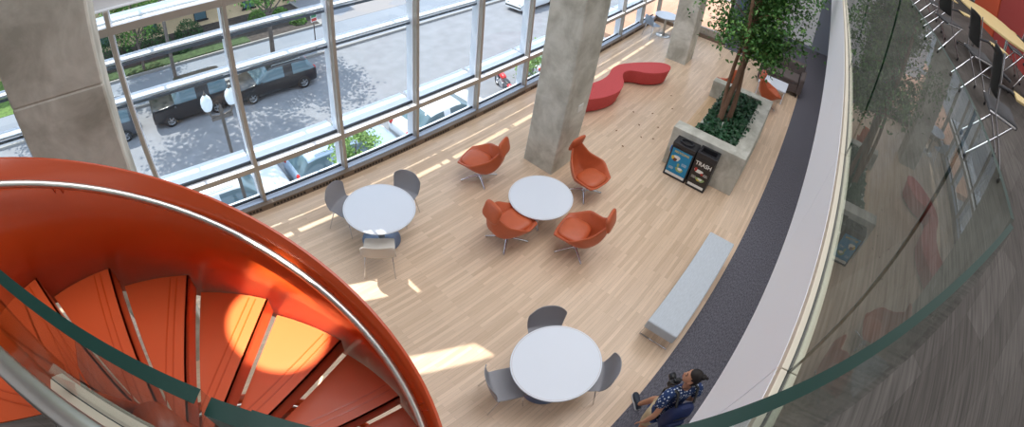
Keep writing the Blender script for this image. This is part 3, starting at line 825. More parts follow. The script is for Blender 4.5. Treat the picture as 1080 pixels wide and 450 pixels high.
# ------------------------------------------------------------------ person
def person():
    t = empty('person', (2.66, -.70, 0), R_(-43), 'walking person in navy dotted shirt with backpack and camera, hair in a bun', 'person')
    def skinned(name, m, nodes, edges, parent=t, sub=2, root=0):
        me = bpy.data.meshes.new(name); me.from_pydata([n_[:3] for n_ in nodes], edges, []); me.materials.append(m)
        o = bpy.data.objects.new(name, me); COL.objects.link(o); o.parent = parent
        md = o.modifiers.new('skin', 'SKIN'); md.use_smooth_shade = True
        me.skin_vertices[0].data
        for i, n_ in enumerate(nodes):
            r = n_[3]; r = r if isinstance(r, tuple) else (r, r)
            me.skin_vertices[0].data[i].radius = r; me.skin_vertices[0].data[i].use_root = (i == root)
        sb = o.modifiers.new('sub', 'SUBSURF'); sb.levels = sub; sb.render_levels = sub
        return o
    # local frame: +y forward, +x person's right
    def mk(name, m, nodes, edges, **k):
        me = bpy.data.meshes.new(name)
        bm = bmesh.new(); sk = bm.verts.layers.skin.verify()
        vs = []
        for i, n_ in enumerate(nodes):
            v = bm.verts.new(n_[:3]); r = n_[3]; r = r if isinstance(r, tuple) else (r, r)
            v[sk].radius = r; v[sk].use_root = (i == 0); vs.append(v)
        for a, b in edges: bm.edges.new((vs[a], vs[b]))
        bm.to_mesh(me); bm.free(); me.materials.append(m)
        o = bpy.data.objects.new(name, me); COL.objects.link(o); o.parent = k.get('parent', t)
        md = o.modifiers.new('skin', 'SKIN'); md.use_smooth_shade = True; md.branch_smoothing = .5
        sb = o.modifiers.new('sub', 'SUBSURF'); sb.levels = k.get('sub', 2); sb.render_levels = k.get('sub', 2)
        return o
    SH = 1.40
    body = [(0, -.02, .92, (.13, .10)), (0, 0, 1.12, (.09, .06)), (0, .02, 1.30, (.08, .055)), (0, .02, 1.42, .05), (0, .04, 1.50, .052), (-.0, .06, 1.56, .05),
            (.15, .0, 1.37, .036), (.23, -.05, 1.14, .042), (.24, .06, .93, .033), (.235, .10, .885, .022),     # right arm 6-9
            (-.15, .01, 1.37, .036), (-.235, -.13, 1.13, .04), (-.26, -.12, .92, .032), (-.26, -.115, .88, .022),  # left arm 10-13
            (.09, .03, .86, .085), (.09, .26, .52, .055), (.09, .36, .14, .036), (.09, .37, .08, .032),        # right leg back 14-17
            (-.09, 0, .86, .085), (-.09, -.06, .50, .055), (-.09, -.26, .14, .036), (-.09, -.28, .09, .032)]      # left leg front 18-21
    ed = [(0,1),(1,2),(2,3),(3,4),(4,5),(2,6),(6,7),(7,8),(8,9),(2,10),(10,11),(11,12),(12,13),(0,14),(14,15),(15,16),(16,17),(0,18),(18,19),(19,20),(20,21)]
    bo = mk('body', M['skin'], body, ed)
    # head looks to the left, tilted up a little
    HT = Matrix.Translation((0, .065, 1.60)) @ Matrix.Rotation(R_(48), 4, 'Z') @ Matrix.Rotation(R_(14), 4, 'X')
    vs = []; n, m = 32, 24
    for j in range(m+1):
        th = PI*j/m; zz = -cos(th)
        for k in range(n):
            a = 2*PI*k/n; x = sin(th)*cos(a); y = sin(th)*sin(a)
            X = x*.076; Y = y*.096; Z = zz*.118
            if zz < -.1: # jaw narrows
                f = (-zz-.1)/.9; X *= 1-.28*f; Y = Y*(1-.22*f)+.018*f
            if y > .6 and abs(x) < .3: # nose, brow, lips, chin
                nose = math.exp(-((zz+.18)/.13)**2)*math.exp(-(x/.13)**2); Y += .024*nose
                Y += .006*math.exp(-((zz+.50)/.07)**2)*math.exp(-(x/.25)**2)
                Y -= .006*math.exp(-((zz-.08)/.07)**2)
                Y += .008*math.exp(-((zz+.86)/.12)**2)
            for ex in (-.38, .38):
                Y -= .009*math.exp(-((x-ex)/.13)**2-((zz-.05)/.09)**2) if y > .3 else 0
            vs.append((X, Y, Z))
    hd = MB().grid(vs, n, m+1, closed_u=True, T=HT)
    for s in (-1, 1):
        hd.ball((s*.078, -.008, -.012), (.012, .020, .032), 12, T=HT)
    h = hd.build('head', M['skin'], bo)
    for s in (-1, 1): MB().ball((s*.028, .083, .006), (.012, .008, .006), 10, T=HT).build('eye', M['camblack'], h)
    for s in (-1, 1): MB().tube([(s*.045, .079, .028), (s*.028, .090, .034), (s*.012, .090, .030)], .004, 6, T=HT).build('eyebrow', M['hair'], h)
    MB().tube([(-.022, .086, -.058), (0, .093, -.056), (.022, .086, -.058)], [.003, .0055, .003], 8, T=HT).build('lips', mat('lips', (168, 96, 86), .5), h)
    hv = []
    for j in range(17):
        th = PI*j/16
        for k in range(32):
            a = 2*PI*k/32; x, y, z = sin(th)*cos(a), sin(th)*sin(a), -cos(th)
            # hair covers top and back; in front it starts at the hairline
            fz = .35+.25*y if y > -.2 else -.45
            k2 = 1.07 if z > fz-.02 else .93
            q = (x*.076*k2, y*.096*k2-.004, z*.118*k2+.002)
            hv.append(q)
    hr_ = MB().grid(hv, 32, 17, closed_u=True, T=HT)
    hr_.ball((0, -.075, .10), (.034, .034, .030), 14, T=HT)
    hr_.ball((0, -.112, .118), (.018, .018, .016), 10, T=HT)
    hr_.build('hair', M['hair'], bo)
    # shirt, short sleeves
    sh = [(0, -.02, .95, (.155, .12)), (0, 0, 1.12, (.145, .105)), (0, .02, 1.29, (.165, .115)), (0, .015, 1.41, (.12, .085)), (0, .02, 1.455, (.07, .06)),
          (.18, .0, 1.37, .075), (.225, -.035, 1.20, .066), (-.18, .02, 1.37, .075), (-.23, -.07, 1.21, .064), (0, -.02, .86, (.16, .125))]
    mk('shirt', M['dots'], sh, [(0,1),(1,2),(2,3),(3,4),(3,5),(5,6),(3,7),(7,8),(0,9)])
    so_ = [(0, -.01, .92, (.15, .12)), (.095, .04, .82, .10), (.09, .22, .56, .085), (-.095, 0, .82, .10), (-.09, -.05, .54, .085)]
    mk('shorts', M['khaki'], so_, [(0,1),(1,2),(0,3),(3,4)])
    # hands: palm, four fingers, thumb
    def hand(side, wrist, fwd):
        w = Vector(wrist); f = Vector(fwd).normalized(); lat = f.cross(Vector((0, 0, 1))).normalized()*side; dn = f.cross(lat)*side
        nodes = [tuple(w)+(.022,), tuple(w+f*.05)+((.034, .017),)]; ed_ = [(0, 1)]
        hm = mk('hand', M['skin'], [tuple(w-f*.02)+(.022,), tuple(w+f*.03)+((.036, .018),), tuple(w+f*.075)+((.036, .016),)], [(0, 1), (1, 2)], parent=bo, sub=2)
        fm = MB()
        for i_, (off, ln) in enumerate(((-.028, .065), (-.009, .075), (.010, .070), (.028, .055))):
            b0 = w+f*.07+lat*off
            fm.tube([b0, b0+f*ln*.45-Vector((0, 0, .006)), b0+f*ln*.75-Vector((0, 0, .024)), b0+f*ln*.8-Vector((0, 0, .045))], [.009, .0088, .008, .006], 8)
        fm.build('fingers', M['skin'], hm)
        b0 = w+f*.025-lat*.03
        MB().tube([b0, b0-lat*.022+f*.025, b0-lat*.022+f*.055-Vector((0, 0, .01))], [.011, .010, .007], 8).build('thumb', M['skin'], hm)
    hand(1, (.235, .10, .885), (.0, .5, -.7)); hand(-1, (-.26, -.11, .88), (0, .25, -.8))
    # shoes
    def shoe(x, y, z, pitch):
        T = Matrix.Translation((x, y, z)) @ Matrix.Rotation(pitch, 4, 'X')
        vs = []; n_ = 20; secs = [(-.09, .028, .075), (-.06, .038, .085), (0, .036, .075), (.06, .042, .055), (.12, .046, .045), (.165, .038, .035), (.185, .018, .022)]
        for (yy, w, hh) in secs:
            for k in range(n_):
                a = 2*PI*k/n_; vs.append((w*cos(a), yy, .018+max(0, hh*(.5+.5*sin(a)))))
        s_ = MB().grid([Vector(v) for v in vs], n_, len(secs), closed_u=True, T=T)
        s_.add([T @ Vector(v) for v in vs[:n_]], [tuple(range(n_))]); s_.add([T @ Vector(v) for v in vs[-n_:]], [tuple(reversed(range(n_)))])
        o_ = s_.build('shoe', M['shoe_navy'], t)
        pl_ = [(w*1.1*cx, yy) for yy, w, _ in secs for cx in (1,)]+[(-w*1.1, yy) for yy, w, _ in reversed(secs)]
        MB().prism(pl_, 0, .022, T=T).build('sole', M['sole'], o_)
        MB().box(-.02, .02, .01, .02, .078, .082, T=T).box(-.02, .02, .035, .045, .07, .074, T=T).build('laces', M['sole'], o_)
    shoe(.09, .40, .0, 0); shoe(-.09, -.28, .03, R_(-18))
    # backpack with straps
    bp = MB(); secs = [(.90, .10, .05), (.93, .125, .08), (1.05, .135, .095), (1.22, .13, .085), (1.33, .105, .06), (1.37, .06, .025)]; vs = []
    for z, a_, b_ in secs:
        for k in range(24):
            an = 2*PI*k/24; r = (abs(cos(an))**4+abs(sin(an))**4)**(-.25)
            vs.append((a_*r*cos(an), -.19+b_*r*sin(an), z))
    bp.grid(vs, 24, len(secs), closed_u=True); bp.add(vs[:24], [tuple(reversed(range(24)))]); bp.add(vs[-24:], [tuple(range(24))])
    pk = bp.build('backpack', M['navybag'], t, bevel=.0)
    MB().box(-.10, .10, -.31, -.26, .94, 1.10).build('pocket', M['navybag'], pk, bevel=.02)
    MB().tube([(-.08, -.275, 1.2), (0, -.285, 1.23), (.08, -.275, 1.2)], .008, 8).build('haul_loop', M['camblack'], pk)
    MB().tube([(-.1, -.315, 1.02), (.1, -.315, 1.02)], .007, 8).build('buckle_strap', M['camblack'], pk)
    for s in (-1, 1):
        MB().tube([(s*.10, -.16, 1.34), (s*.115, -.04, 1.465), (s*.12, .09, 1.40), (s*.13, .135, 1.25), (s*.14, .06, 1.02), (s*.13, -.13, .95)], .018, 8, ry=.5).build('shoulder_strap', M['camblack'], pk)
    # camera hanging on chest
    cm = MB().box(-.065, .065, .16, .225, 1.18, 1.27).box(-.025, .025, .17, .215, 1.27, 1.295)
    cb = cm.build('camera', M['camblack'], t, bevel=.008)
    MB().lathe([(0, 0), (.038, 0), (.038, .03), (.042, .05), (.040, .085), (.030, .085)], n=24, T=Matrix.Translation((0, .225, 1.22)) @ Matrix.Rotation(-PI/2, 4, 'X')).build('lens', M['camblack'], cb)
    MB().lathe([(0, .078), (.031, .078)], n=24, T=Matrix.Translation((0, .225, 1.22)) @ Matrix.Rotation(-PI/2, 4, 'X')).build('front_glass', M['lens'], cb)
    MB().tube([(-.065, .19, 1.26), (-.09, .12, 1.38), (-.07, .0, 1.485), (0, -.03, 1.50), (.07, .0, 1.485), (.09, .12, 1.38), (.065, .19, 1.26)], .009, 8, ry=.4).build('neck_strap', M['camblack'], cb)
    return t
person()

# ------------------------------------------------------------------ upper floor furniture
def up_table(x, y, rz, label):
    t = place(empty('meeting_table'), (x, y, UF), rz, label, None, 'table')
    n_ = 48; P = [(1.45*math.copysign(abs(cos(2*PI*k/n_))**.8, cos(2*PI*k/n_)), .68*math.copysign(abs(sin(2*PI*k/n_))**.8, sin(2*PI*k/n_))) for k in range(n_)]
    MB().prism(P, .72, .75).build('tabletop', M['yellowtop'], t, bevel=.005)
    for sx in (-1, 1):
        MB().tube([(sx*.8, 0, .72), (sx*.8, 0, .05)], .035, 12).build('column', M['chrome'], t)
        MB().tube([(sx*.8, -.42, .05), (sx*.8, .42, .05)], .022, 8).build('foot', M['chrome'], t)
        for sy in (-.42, .42): MB().ball((sx*.8, sy, .028), .028, 10).build('caster', M['binblack'], t)
def up_chair():
    t = empty('mesh_chair')
    MB().box(-.23, .23, -.20, .24, .43, .47).build('seat', M['graypad'], t, bevel=.02)
    nu, nv = 11, 9; pts = []
    for j in range(nv):
        v = j/(nv-1)
        for i in range(nu):
            u = -1+2*i/(nu-1); pts.append((u*(.225-.02*v), -.20-.10*v+.05*u*u, .55+.36*v-.02*u*u*v))
    bk_ = MB().grid(pts, nu, nv).build('backrest', M['meshblack'], t, solid=.012, subsurf=1)
    for i in range(7): MB().tube([(-.15+i*.05, -.301, .84), (-.15+i*.05, -.299, .862)], .007, 6).build('perforation', M['slot'], bk_)
    for s in (-1, 1):
        MB().tube([(s*.235, -.24, .90), (s*.245, -.17, .62), (s*.25, -.12, .45)], .012, 8).build('back_upright', M['chrome'], t)
        MB().tube([(s*.25, -.12, .46), (s*.255, .28, .05)], .013, 8).build('leg', M['chrome'], t)
        MB().tube([(s*.25, .16, .45), (s*.255, -.27, .05)], .013, 8).build('leg', M['chrome'], t)
        MB().tube([(s*.25, -.2, .45), (s*.25, .2, .45)], .012, 8).build('seat_rail', M['chrome'], t)
        for y_ in (.28, -.27): MB().ball((s*.255, y_, .028), (.012, .026, .026), 12).build('caster', M['binblack'], t)
        MB().tube([(s*.24, -.2, .66), (s*.27, -.05, .68), (s*.27, .12, .66)], .014, 8).build('armrest', M['graypad'], t)
    MB().prism([(.20, .02), (.44, .0), (.40, .34), (.22, .30)], .675, .69).build('writing_tablet', M['yellowtop'], t)
    return t
uc = up_chair()
UC = 'black mesh chairs on the upper floor'
ups = [(5.9, -2.75, 185, 'black perforated-back chair nearest the oval table on the upper floor, behind the glass'),
       (3.95, -2.35, 170, 'black tablet-arm chair closest to the glass corner at the right edge'),
       (7.4, -2.60, 200, 'black mesh chair on the near long side of the oval table'),
       (8.7, -2.72, 175, 'second black mesh chair along the near side of the oval table'),
       (7.4, -5.0, 10, 'black mesh chair on the far side of the oval table, near its closer end'),
       (10.2, -2.85, 190, 'farthest black mesh chair on the near side of the upper floor'),
       (8.6, -5.05, -8, 'black mesh chair on the far side of the oval table, near its farther end')]
for i, (x, y, a, lb) in enumerate(ups):
    o = uc if i == 0 else copy_tree(uc)
    place(o, (x, y, UF), R_(a), lb, UC, 'chair')
up_table(7.9, -3.85, R_(2), 'pale yellow oval meeting table on the upper floor behind the glass')
rp = MB().box(7.2, 12.5, -6.35, -6.2, UF, UF+1.5).build('partition_panel', M['redwall'])
tag(rp, 'dark red low partition behind the upper floor tables', 'partition')
rp = MB().box(12.6, 15, -6.35, -6.2, UF, UF+2.0).build('partition_panel', M['orangewall'])
tag(rp, 'orange-red partition beyond the dark red one on the upper floor', 'partition')

# ------------------------------------------------------------------ outdoors
struct(MB().box(-60, 90, 11.6, 23.0, ST-.3, ST).build('street', M['asphalt']))
struct(MB().box(-60, 90, 6.3, 11.45, ST-.3, ST+.14).build('near_sidewalk', M['sidewalk']))
struct(MB().box(-60, 90, 11.45, 11.6, ST-.3, ST+.15).box(-60, 90, 23.0, 23.15, ST-.3, ST+.15).build('kerb', M['kerb']))
struct(MB().box(-60, 90, 23.15, 26.8, ST-.3, ST+.14).build('far_sidewalk', M['sidewalk']))
struct(MB().box(-60, -6, 26.8, 60, ST-.3, ST+.16).build('lawn', M['grass']))
struct(MB().box(-6, 12.3, 26.95, 32.5, ST-.3, ST+.2).build('planting_bed', M['mulch']))
struct(MB().box(-6, 12.4, 26.8, 26.95, ST-.3, ST+.3).box(12.3, 12.45, 26.95, 40, ST-.3, ST+.3).build('bed_kerb', M['kerb']))
struct(MB().box(12.45, 90, 26.8, 70, ST-.3, ST+.15).build('plaza', M['plaza']))
struct(MB().box(-3, 7.2, 27.2, 28.3, ST+.2, ST+.26).build('lawn_strip', mat('shade_toned_groundcover', (62, 80, 46), .95, var=.4, scale=4)))  # groundcover dimmed, with shade put into its green
struct(MB().box(15.9, 40, -4, 9, -1.6, -1.4).build('terrace', M['brick']))
tb = empty('tan_building', (3, 38, ST), 0, 'tan stucco building with dark basement windows across the street', 'building')
MB().box(-22, 12, -5, 5, 0, 9).build('wall', M['tan'], tb)
for x in (-18, -14, -10, -6, -2, 2, 6, 9.5):
    w_ = MB().box(x-.5, x+.5, -5.06, -4.98, .5, 1.3).box(x-.6, x+.6, -5.1, -4.99, .38, .5).build('window', M['slot'], tb)
    MB().box(x-.45, x+.45, -5.08, -5.06, .55, 1.25).build('pane', M['carglass'], w_)

def tree(x, y, h0, r, hh, zc, nl, size, leafm, label, name='street_tree', tr=.13, cat='tree', group=None):
    t = empty(name, (x, y, ST), 0, label, cat, group)
    MB().tube([(0, 0, 0), (.05, .03, h0*.5), (0, .05, h0), (.1, -.05, zc-ST+hh*.3)], [tr*1.2, tr, tr*.85, tr*.3], 10).build('trunk', M['treebark'], t)
    bm_ = MB()
    for k in range(9):
        a = k*2.4; z0 = h0*.8+k*.12*h0*.3
        bm_.tube([(0, 0, z0), (cos(a)*r*.35, sin(a)*r*.35, z0+hh*.35), (cos(a)*r*.7, sin(a)*r*.7, z0+hh*.5)], [tr*.45, tr*.3, tr*.1], 6)
    bm_.build('branch', M['treebark'], t)
    lm = MB(); pts = []; cl = []
    for _ in range(int(nl/60)):
        while True:
            v = Vector((random.uniform(-1, 1), random.uniform(-1, 1), random.uniform(-1, 1)))
            if .35 < v.length < 1: break
        cl.append(Vector((v.x*r, v.y*r, v.z*hh+zc-ST)))
    for c in cl:
        for _ in range(60): pts.append(c+Vector((random.gauss(0, r*.13), random.gauss(0, r*.13), random.gauss(0, r*.12))))
    leaves(lm, pts, size, up=.5, aspect=.7)
    tag(lm.build('foliage', M[leafm], t), kind='stuff')
    return t
tree(7.7, 24.2, 3.4, 3.0, 3.0, .2, 6000, .22, 'treeleaf', 'leafy tree on the far sidewalk behind the black wagon', group='trees across the street')
tree(-.25, 27.4, 2.2, 2.2, 2.8, -1.6, 4500, .22, 'treeleaf', 'leafy tree in the planting bed behind the black off-roader', group='trees across the street', tr=.09)
tree(-6.8, 25.2, 3.4, 3.2, 3.4, 1.6, 4000, .24, 'treeleaf', 'tree left of the wide column, over the lawn across the street', group='trees across the street')
tree(1.5, 24.2, 11.2, 3.9, 3.0, 7.6, 7500, .26, 'treeleaf', 'tall slim-trunked tree on the far sidewalk between the off-roader and the wagon', group='trees across the street', tr=.1)
tree(5.6, 10.7, 1.6, .85, 1.0, -3.6, 2200, .12, 'sapling', 'small light green tree below the windows in front of the silver blue car', 'young_tree', .05, group='young trees below the windows')
tree(14.6, 10.7, 1.6, .85, 1.1, -3.4, 1800, .12, 'sapling', 'small light green tree below the windows next to the middle column', 'young_tree', .05, group='young trees below the windows')
def shrub(x, y, r, label, h=None, n=900, lm='shrubleaf', size=.13):
    t = empty('shrub', (x, y, ST+.2), 0, label, 'shrub', 'shrubs across the street')
    m_ = MB()
    pts = []
    for _ in range(n):
        v = Vector((random.gauss(0, 1), random.gauss(0, 1), abs(random.gauss(0, 1)))).normalized()*random.uniform(.75, 1.05)
        pts.append((v.x*r, v.y*r, v.z*(h or r)))
    leaves(m_, pts, size, up=.4, aspect=.7)
    tag(m_.build('foliage', M[lm], t), kind='stuff')
    MB().tube([(0, 0, 0), (0, 0, (h or r)*.8)], .03, 6).build('stem', M['treebark'], t)
shrub(-5.0, 29.4, 1.4, 'large dark shrub at the left end of the planting bed', 2.0, 2000)
shrub(-2.0, 30.2, 1.3, 'dark shrub second from the left end of the planting bed', 2.2, 2000)
shrub(.9, 30.3, 1.25, 'dark shrub right of the thin tree in the planting bed', 1.8, 1600)
shrub(2.6, 28.9, .75, 'low dark shrub near the front of the planting bed below the round one', .8, 900)
shrub(-3.6, 27.7, .55, 'low dark shrub at the front left corner of the planting bed', .8, 900)
shrub(3.6, 30.8, 1.1, 'round shrub against the tan building wall', 1.3, 1200)
shrub(8.9, 30.4, .8, 'small shrub behind the leafy tree and wagon', .9, 900, 'treeleaf')
shrub(10.6, 30.2, .7, 'small bright shrub near the signpost', .7, 900, 'treeleaf')
shrub(11.2, 28.3, .6, 'small bright shrub at the corner of the planting bed', .6, 800, 'treeleaf')

# cars: length axis = x, front towards +x
def car(kind, paint, x, y, flip, label, L_=4.7, W_=1.85):
    t = empty('car', (x, y, ST), PI if flip else 0, label, 'car', 'parked cars')
    l = L_/2; w = W_/2
    if kind == 'suv':
        H = 1.72; belt = 1.05; prof = [(-l, .55, .55), (-l+.06, .95, .95), (-l+.12, 1.05, 1.05), (-l+.38, 1.05, H-.06), (-l+.7, 1.05, H), (.1, 1.05, H), (.45, 1.05, H-.05), (1.05, 1.04, 1.08), (1.2, 1.02, 1.03), (l-.35, .95, .95), (l-.08, .80, .80), (l, .55, .55)]
        gl = (3, 7)
    elif kind == 'jeep':
        H = 1.82; prof = [(-l, .6, .6), (-l+.03, 1.12, 1.12), (-l+.06, 1.12, 1.14), (-l+.16, 1.12, H-.04), (-l+.4, 1.12, H), (.35, 1.12, H), (.5, 1.12, H-.05), (.85, 1.12, 1.16), (1.0, 1.10, 1.11), (l-.2, 1.04, 1.04), (l-.05, 1.0, 1.0), (l, .6, .6)]
        gl = (2, 7)
    elif kind == 'wagon':
        H = 1.60; prof = [(-l, .55, .55), (-l+.06, .92, .92), (-l+.12, .98, 1.0), (-l+.5, .98, H-.06), (-l+.9, .98, H), (.05, .98, H), (.4, .98, H-.05), (1.1, .98, 1.02), (1.25, .96, .97), (l-.35, .88, .88), (l-.08, .72, .72), (l, .5, .5)]
        gl = (2, 7)
    else:
        H = 1.45; prof = [(-l, .55, .55), (-l+.05, .92, .92), (-l+.55, .96, .98), (-l+1.15, .95, H-.05), (-l+1.5, .95, H), (.15, .95, H), (.45, .95, H-.05), (1.2, .94, .98), (1.35, .92, .93), (l-.35, .82, .82), (l-.08, .66, .66), (l, .48, .48)]
        gl = (2, 7)
    secs = []
    # subdivide
    P = []
    for i in range(len(prof)-1):
        a, b = prof[i], prof[i+1]; nn = 3
        for k in range(nn): P.append(tuple(a[q]+(b[q]-a[q])*k/nn for q in range(3))+(i,))
    P.append(prof[-1]+(len(prof)-2,))
    pts = []
    for (px, zb, zt, i) in P:
        e = min(1, (l-abs(px))/.55); ww = w*(.80+.20*math.sqrt(max(0, e*(2-e))))
        cab = max(0, min(1, (zt-zb)/.45)); rw = ww-(.20*cab)
        half = [(ww*.93, .28), (ww, .50), (ww*1.0, zb*.82), (ww*.965, zb), (rw+.02*cab-.0, zb+(zt-zb)*.9), (rw*.90, zt+.01), (rw*.5, zt+.035), (0, zt+.045)]
        full = [(px, -a, b) for a, b in half]+[(px, a, b) for a, b in reversed(half[:-1])]
        pts += full
    nu = 15; nv = len(P); mb = MB(); fs = []
    g0, g1 = gl
    for j in range(nv-1):
        i = P[j][3]
        for k in range(nu-1):
            mi = 0
            side = k in (3, 10); top = k in (4, 5, 6, 7, 8, 9)
            slope = (P[j+1][2]-P[j][2])
            if g0 <= i < g1 and side and j % 9 not in (4,): mi = 1
            if g0 <= i < g1 and top and abs(slope) > .05 and (k in (5, 6, 7, 8) or True): mi = 1
            mb.add([pts[j*nu+k], pts[j*nu+k+1], pts[(j+1)*nu+k+1], pts[(j+1)*nu+k]], [(0, 3, 2, 1)], mi, True)
    mb.add(pts[:nu], [tuple(range(nu))]); mb.add(pts[-nu:], [tuple(reversed(range(nu)))])
    # merge for smooth shading
    o = mb.build('body', [M[paint], M['carglass']], t, bevel=0)
    bm = bmesh.new(); bm.from_mesh(o.data); bmesh.ops.remove_doubles(bm, verts=bm.verts, dist=1e-4); bm.to_mesh(o.data); bm.free()
    for wx in (-l+.85, l-.9):
        for s in (-1, 1):
            T = Matrix.Translation((wx, s*(w-.10), .34)) @ Matrix.Rotation(PI/2, 4, 'X')
            wl = MB().lathe([(.20, -.12), (.33, -.12), (.345, -.08), (.345, .08), (.33, .12), (.20, .12)], n=28, T=T).build('wheel', M['tire'], t)
            rm = MB()
            rm.lathe([(0, .10), (.05, .11), (.05, .09)], n=16, T=T).lathe([(0, -.10), (.05, -.11), (.05, -.09)], n=16, T=T).lathe([(.215, -.121), (.185, -.10), (.185, .10), (.215, .121)], n=28, T=T)
            for k in range(5):
                rm.box(.03, .20, -.022, .022, -.112, .112, T=T @ Matrix.Rotation(k*2*PI/5, 4, 'Z'))
            rm.build('rim', M['rim'], wl)
    for s in (-1, 1):
        MB().ball((l-.12, s*(w-.36), .70), (.09, .18, .08), 12).build('headlight', M['headlight'], t)
        MB().ball((-l+.08, s*(w-.30), .90), (.09, .14, .13), 12).build('taillight', M['taillight'], t)
        MB().ball((.85, s*(w+.06), 1.03), (.07, .10, .07), 10).build('side_mirror', M[paint], t)
    if kind in ('suv', 'wagon', 'jeep'):
        for s in (-1, 1):
            MB().tube([(-1.5, s*.62, H+.06), (.1, s*.62, H+.06)], .018, 6).tube([(-1.5, s*.62, H), (-1.5, s*.62, H+.06)], .015, 6).tube([(.1, s*.62, H-.01), (.1, s*.62, H+.06)], .015, 6).build('roof_rail', M['rim'], t)
    return t
car('jeep', 'carblack', 1.7, 21.1, True, 'black off-roader parked across the street at the left', 4.3)
car('wagon', 'carblack', 6.35, 20.85, True, 'black station wagon with red tail lights parked across the street', 4.7)
car('suv', 'carwhite', 1.5, 13.0, False, 'white utility vehicle on the near kerb beside the lamp post')
car('wagon', 'carsilver', 6.4, 13.1, False, 'silver blue car on the near kerb behind the small tree')
car('sedan', 'carwhite', 11.4, 13.0, False, 'white sedan on the near kerb between silver cars and motorcycle', 4.8)
car('sedan', 'cargrey', 20.2, 13.2, False, 'silver sedan on the near kerb beyond the red motorcycle')
car('suv', 'carchar', -3.6, 21.0, True, 'dark vehicle across the street left of the wide concrete column')
car('sedan', 'carwhite', 27.5, 20.9, True, 'pale car far along the opposite kerb')
# motorcycle
mo = empty('motorcycle', (15.9, 13.4, ST), R_(65), 'red motorcycle parked on the near kerb', 'motorcycle')
for x in (-.72, .72):
    T = Matrix.Translation((x, 0, .32)) @ Matrix.Rotation(PI/2, 4, 'X')
    wl = MB().lathe([(.24, -.05), (.30, -.06), (.32, 0), (.30, .06), (.24, .05)], n=28, T=T).build('wheel', M['tire'], mo)
    MB().lathe([(.24, -.03), (.22, 0), (.24, .03)], n=28, T=T).lathe([(0, -.05), (.05, -.05), (.05, .05), (0, .05)], n=12, T=T).tube([(x-.22, 0, .32), (x+.22, 0, .32)], .012, 6).tube([(x, 0, .1), (x, 0, .54)], .012, 6).build('rim', M['rim'], wl)
MB().ball((.12, 0, .82), (.30, .17, .15), 16).build('fuel_tank', M['motored'], mo)
MB().ball((-.42, 0, .80), (.34, .15, .07), 16).build('seat', M['binblack'], mo)
MB().ball((-.82, 0, .72), (.22, .13, .12), 14).build('rear_fender', M['motored'], mo)
MB().ball((.74, 0, .66), (.22, .09, .08), 14).build('front_fender', M['motored'], mo)
MB().box(-.22, .28, -.14, .14, .28, .62).build('engine', M['rim'], mo, bevel=.03)
MB().tube([(.72, .09, .32), (.50, .09, .95)], .022, 8).tube([(.72, -.09, .32), (.50, -.09, .95)], .022, 8).build('fork', M['chrome'], mo)
MB().tube([(.30, .38, 1.05), (.46, .2, 1.0), (.46, -.2, 1.0), (.30, -.38, 1.05)], .018, 8).build('handlebar', M['chrome'], mo)
MB().ball((.66, 0, .90), (.09, .10, .10), 14).build('headlamp', M['headlight'], mo)
# lamp post with two globes
lp_ = empty('street_lamp', (1.70, 10.98, ST+.14), R_(0), 'street lamp with two frosted globes outside the windows', 'street lamp')
LH = 5.35
MB().lathe([(.20, 0), (.20, .3), (.12, .5), (.09, .9), (.06, 1.2), (.05, LH), (.08, LH+.05), (.03, LH+.2), (0, LH+.3)], n=20).build('post', M['lampiron'], lp_)
MB().tube([(-.36, 0, LH+.12), (-.30, 0, LH-.05), (0, 0, LH-.12), (.30, 0, LH-.05), (.36, 0, LH+.12)], .035, 8).box(-.32, .32, -.03, .03, LH-.2, LH-.10).build('arm', M['lampiron'], lp_)
for s in (-1, 1):
    gb = MB().lathe([(.06, .0), (.12, .03), (.165, .15), (.17, .26), (.14, .38), (.08, .46), (.05, .50), (0, .56)], c=(s*.36, 0, LH+.16), n=24).build('globe', M['globe'], lp_)
    MB().lathe([(.04, -.06), (.08, -.02), (.09, .04), (.06, .05)], c=(s*.36, 0, LH+.14), n=20).build('fitter', M['lampiron'], gb)
    MB().lathe([(.055, 0), (.03, .03), (.012, .10), (0, .14)], c=(s*.36, 0, LH+.66), n=16).build('finial', M['lampiron'], gb)
# sign
sg_ = empty('street_sign', (10.35, 23.6, ST+.14), R_(10), 'parking sign on a metal pole across the street', 'sign')
MB().tube([(0, 0, 0), (0, 0, 2.5)], .035, 8).build('pole', M['lampiron'], sg_)
MB().box(-.22, .22, -.055, -.04, 1.85, 2.45).build('sign_panel', M['pwhite'], sg_)
MB().box(-.19, .19, -.060, -.055, 2.12, 2.42).build('green_field', M['signgreen'], sg_)
MB().box(-.19, .19, -.060, -.055, 1.89, 2.08).build('red_field', M['pred'], sg_)

# ------------------------------------------------------------------ light
w = bpy.data.worlds.new('World'); sc.world = w; w.use_nodes = True
bg = w.node_tree.nodes['Background']; bg.inputs[0].default_value = (.66, .80, 1.0, 1); bg.inputs[1].default_value = 2.2
sl_ = bpy.data.lights.new('sun', 'SUN'); sl_.energy = 6.0; sl_.angle = R_(.45); sl_.color = (1, .95, .86)
so2 = bpy.data.objects.new('sun', sl_); COL.objects.link(so2); so2.rotation_euler = SUN.to_track_quat('Z', 'Y').to_euler(); so2.location = (0, 0, 30)
def area(name, x, y, z, sx, sy, e, col=(1, .97, .93), rot=(0, 0, 0)):
    a = bpy.data.lights.new(name, 'AREA'); a.shape = 'RECTANGLE'; a.size = sx; a.size_y = sy; a.energy = e; a.color = col
    o = bpy.data.objects.new(name, a); COL.objects.link(o); o.location = (x, y, z); o.rotation_euler = rot
    return o
area('atrium_fill', 7, 1.7, 12.2, 16, 6.5, 1050, (.97, .98, 1))  # unseen fill area added to brighten the atrium
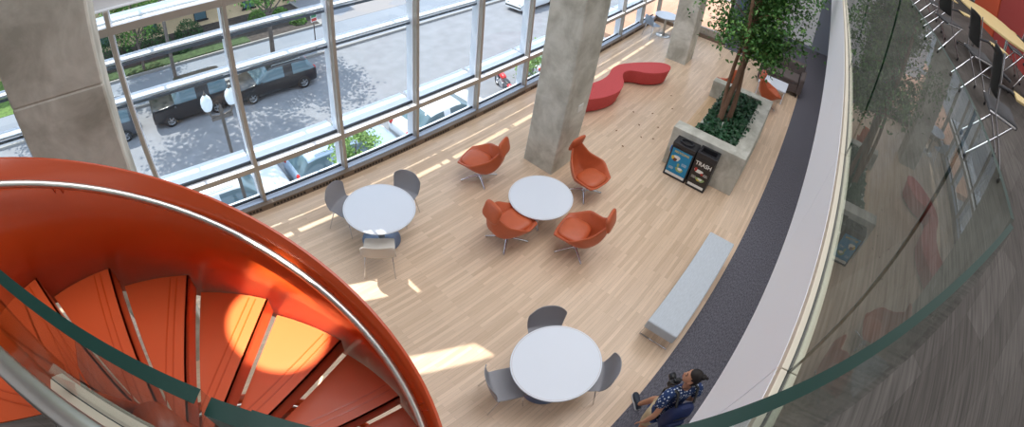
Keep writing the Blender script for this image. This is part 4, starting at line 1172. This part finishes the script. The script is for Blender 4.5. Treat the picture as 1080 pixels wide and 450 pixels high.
area('under_slab_fill', 7, -4.0, 3.3, 16, 3, 190, (.97, .98, 1))  # fill light added over the carpet zone
area('corridor_fill', 18.2, -.2, 9, 3, 3, 120, (.97, .98, 1))  # fill added to lift the dark end wall
area('upper_floor_fill', 6, -4.5, 9.0, 14, 4, 160)  # added overhead fill for the upper floor

sp_l = bpy.data.lights.new('stair_sun_patch_light', 'SPOT'); sp_l.energy = 21000; sp_l.spot_size = R_(3.7); sp_l.spot_blend = .12; sp_l.shadow_soft_size = .03; sp_l.color = (1, .93, .78)  # unseen spot added in place of sunlight on the treads
o = bpy.data.objects.new('stair_sun_patch_light', sp_l); COL.objects.link(o); o.location = (-.6, -.9, 11.6)
o.rotation_euler = (Vector(o.location)-Vector((.13, 1.42, 3.3))).to_track_quat('Z', 'Y').to_euler()

# ------------------------------------------------------------------ camera
cam = bpy.data.cameras.new('camera'); co = bpy.data.objects.new('camera', cam); COL.objects.link(co); sc.camera = co
yaw, pitch, roll = -.656, .4011, .0001
cam.type = 'PANO'; cam.panorama_type = 'FISHEYE_EQUISOLID'
cam.sensor_fit = 'HORIZONTAL'; cam.sensor_width = 36.0
cam.fisheye_lens = 484.794/1080*36; cam.fisheye_fov = R_(340)
cam.shift_x = (540-439.98)/1080; cam.shift_y = (31.29-225)/450
cam.clip_start = .01; cam.clip_end = 500
f0 = Vector((-sin(yaw), cos(yaw), 0)); rt = Vector((cos(yaw), sin(yaw), 0)); up = Vector((0, 0, 1))
fw = f0*cos(pitch)-up*sin(pitch); uc_ = up*cos(pitch)+f0*sin(pitch)
co.matrix_world = Matrix(((rt.x, uc_.x, -fw.x, 0), (rt.y, uc_.y, -fw.y, 0), (rt.z, uc_.z, -fw.z, CZ), (0, 0, 0, 1)))
sc.view_settings.view_transform = 'Standard'; sc.view_settings.look = 'None'; sc.view_settings.gamma = 1; sc.view_settings.exposure = 0
sc.view_settings.use_curve_mapping = False
sc.cycles.use_denoising = True
sc.cycles.transparent_max_bounces = 24; sc.cycles.max_bounces = 8
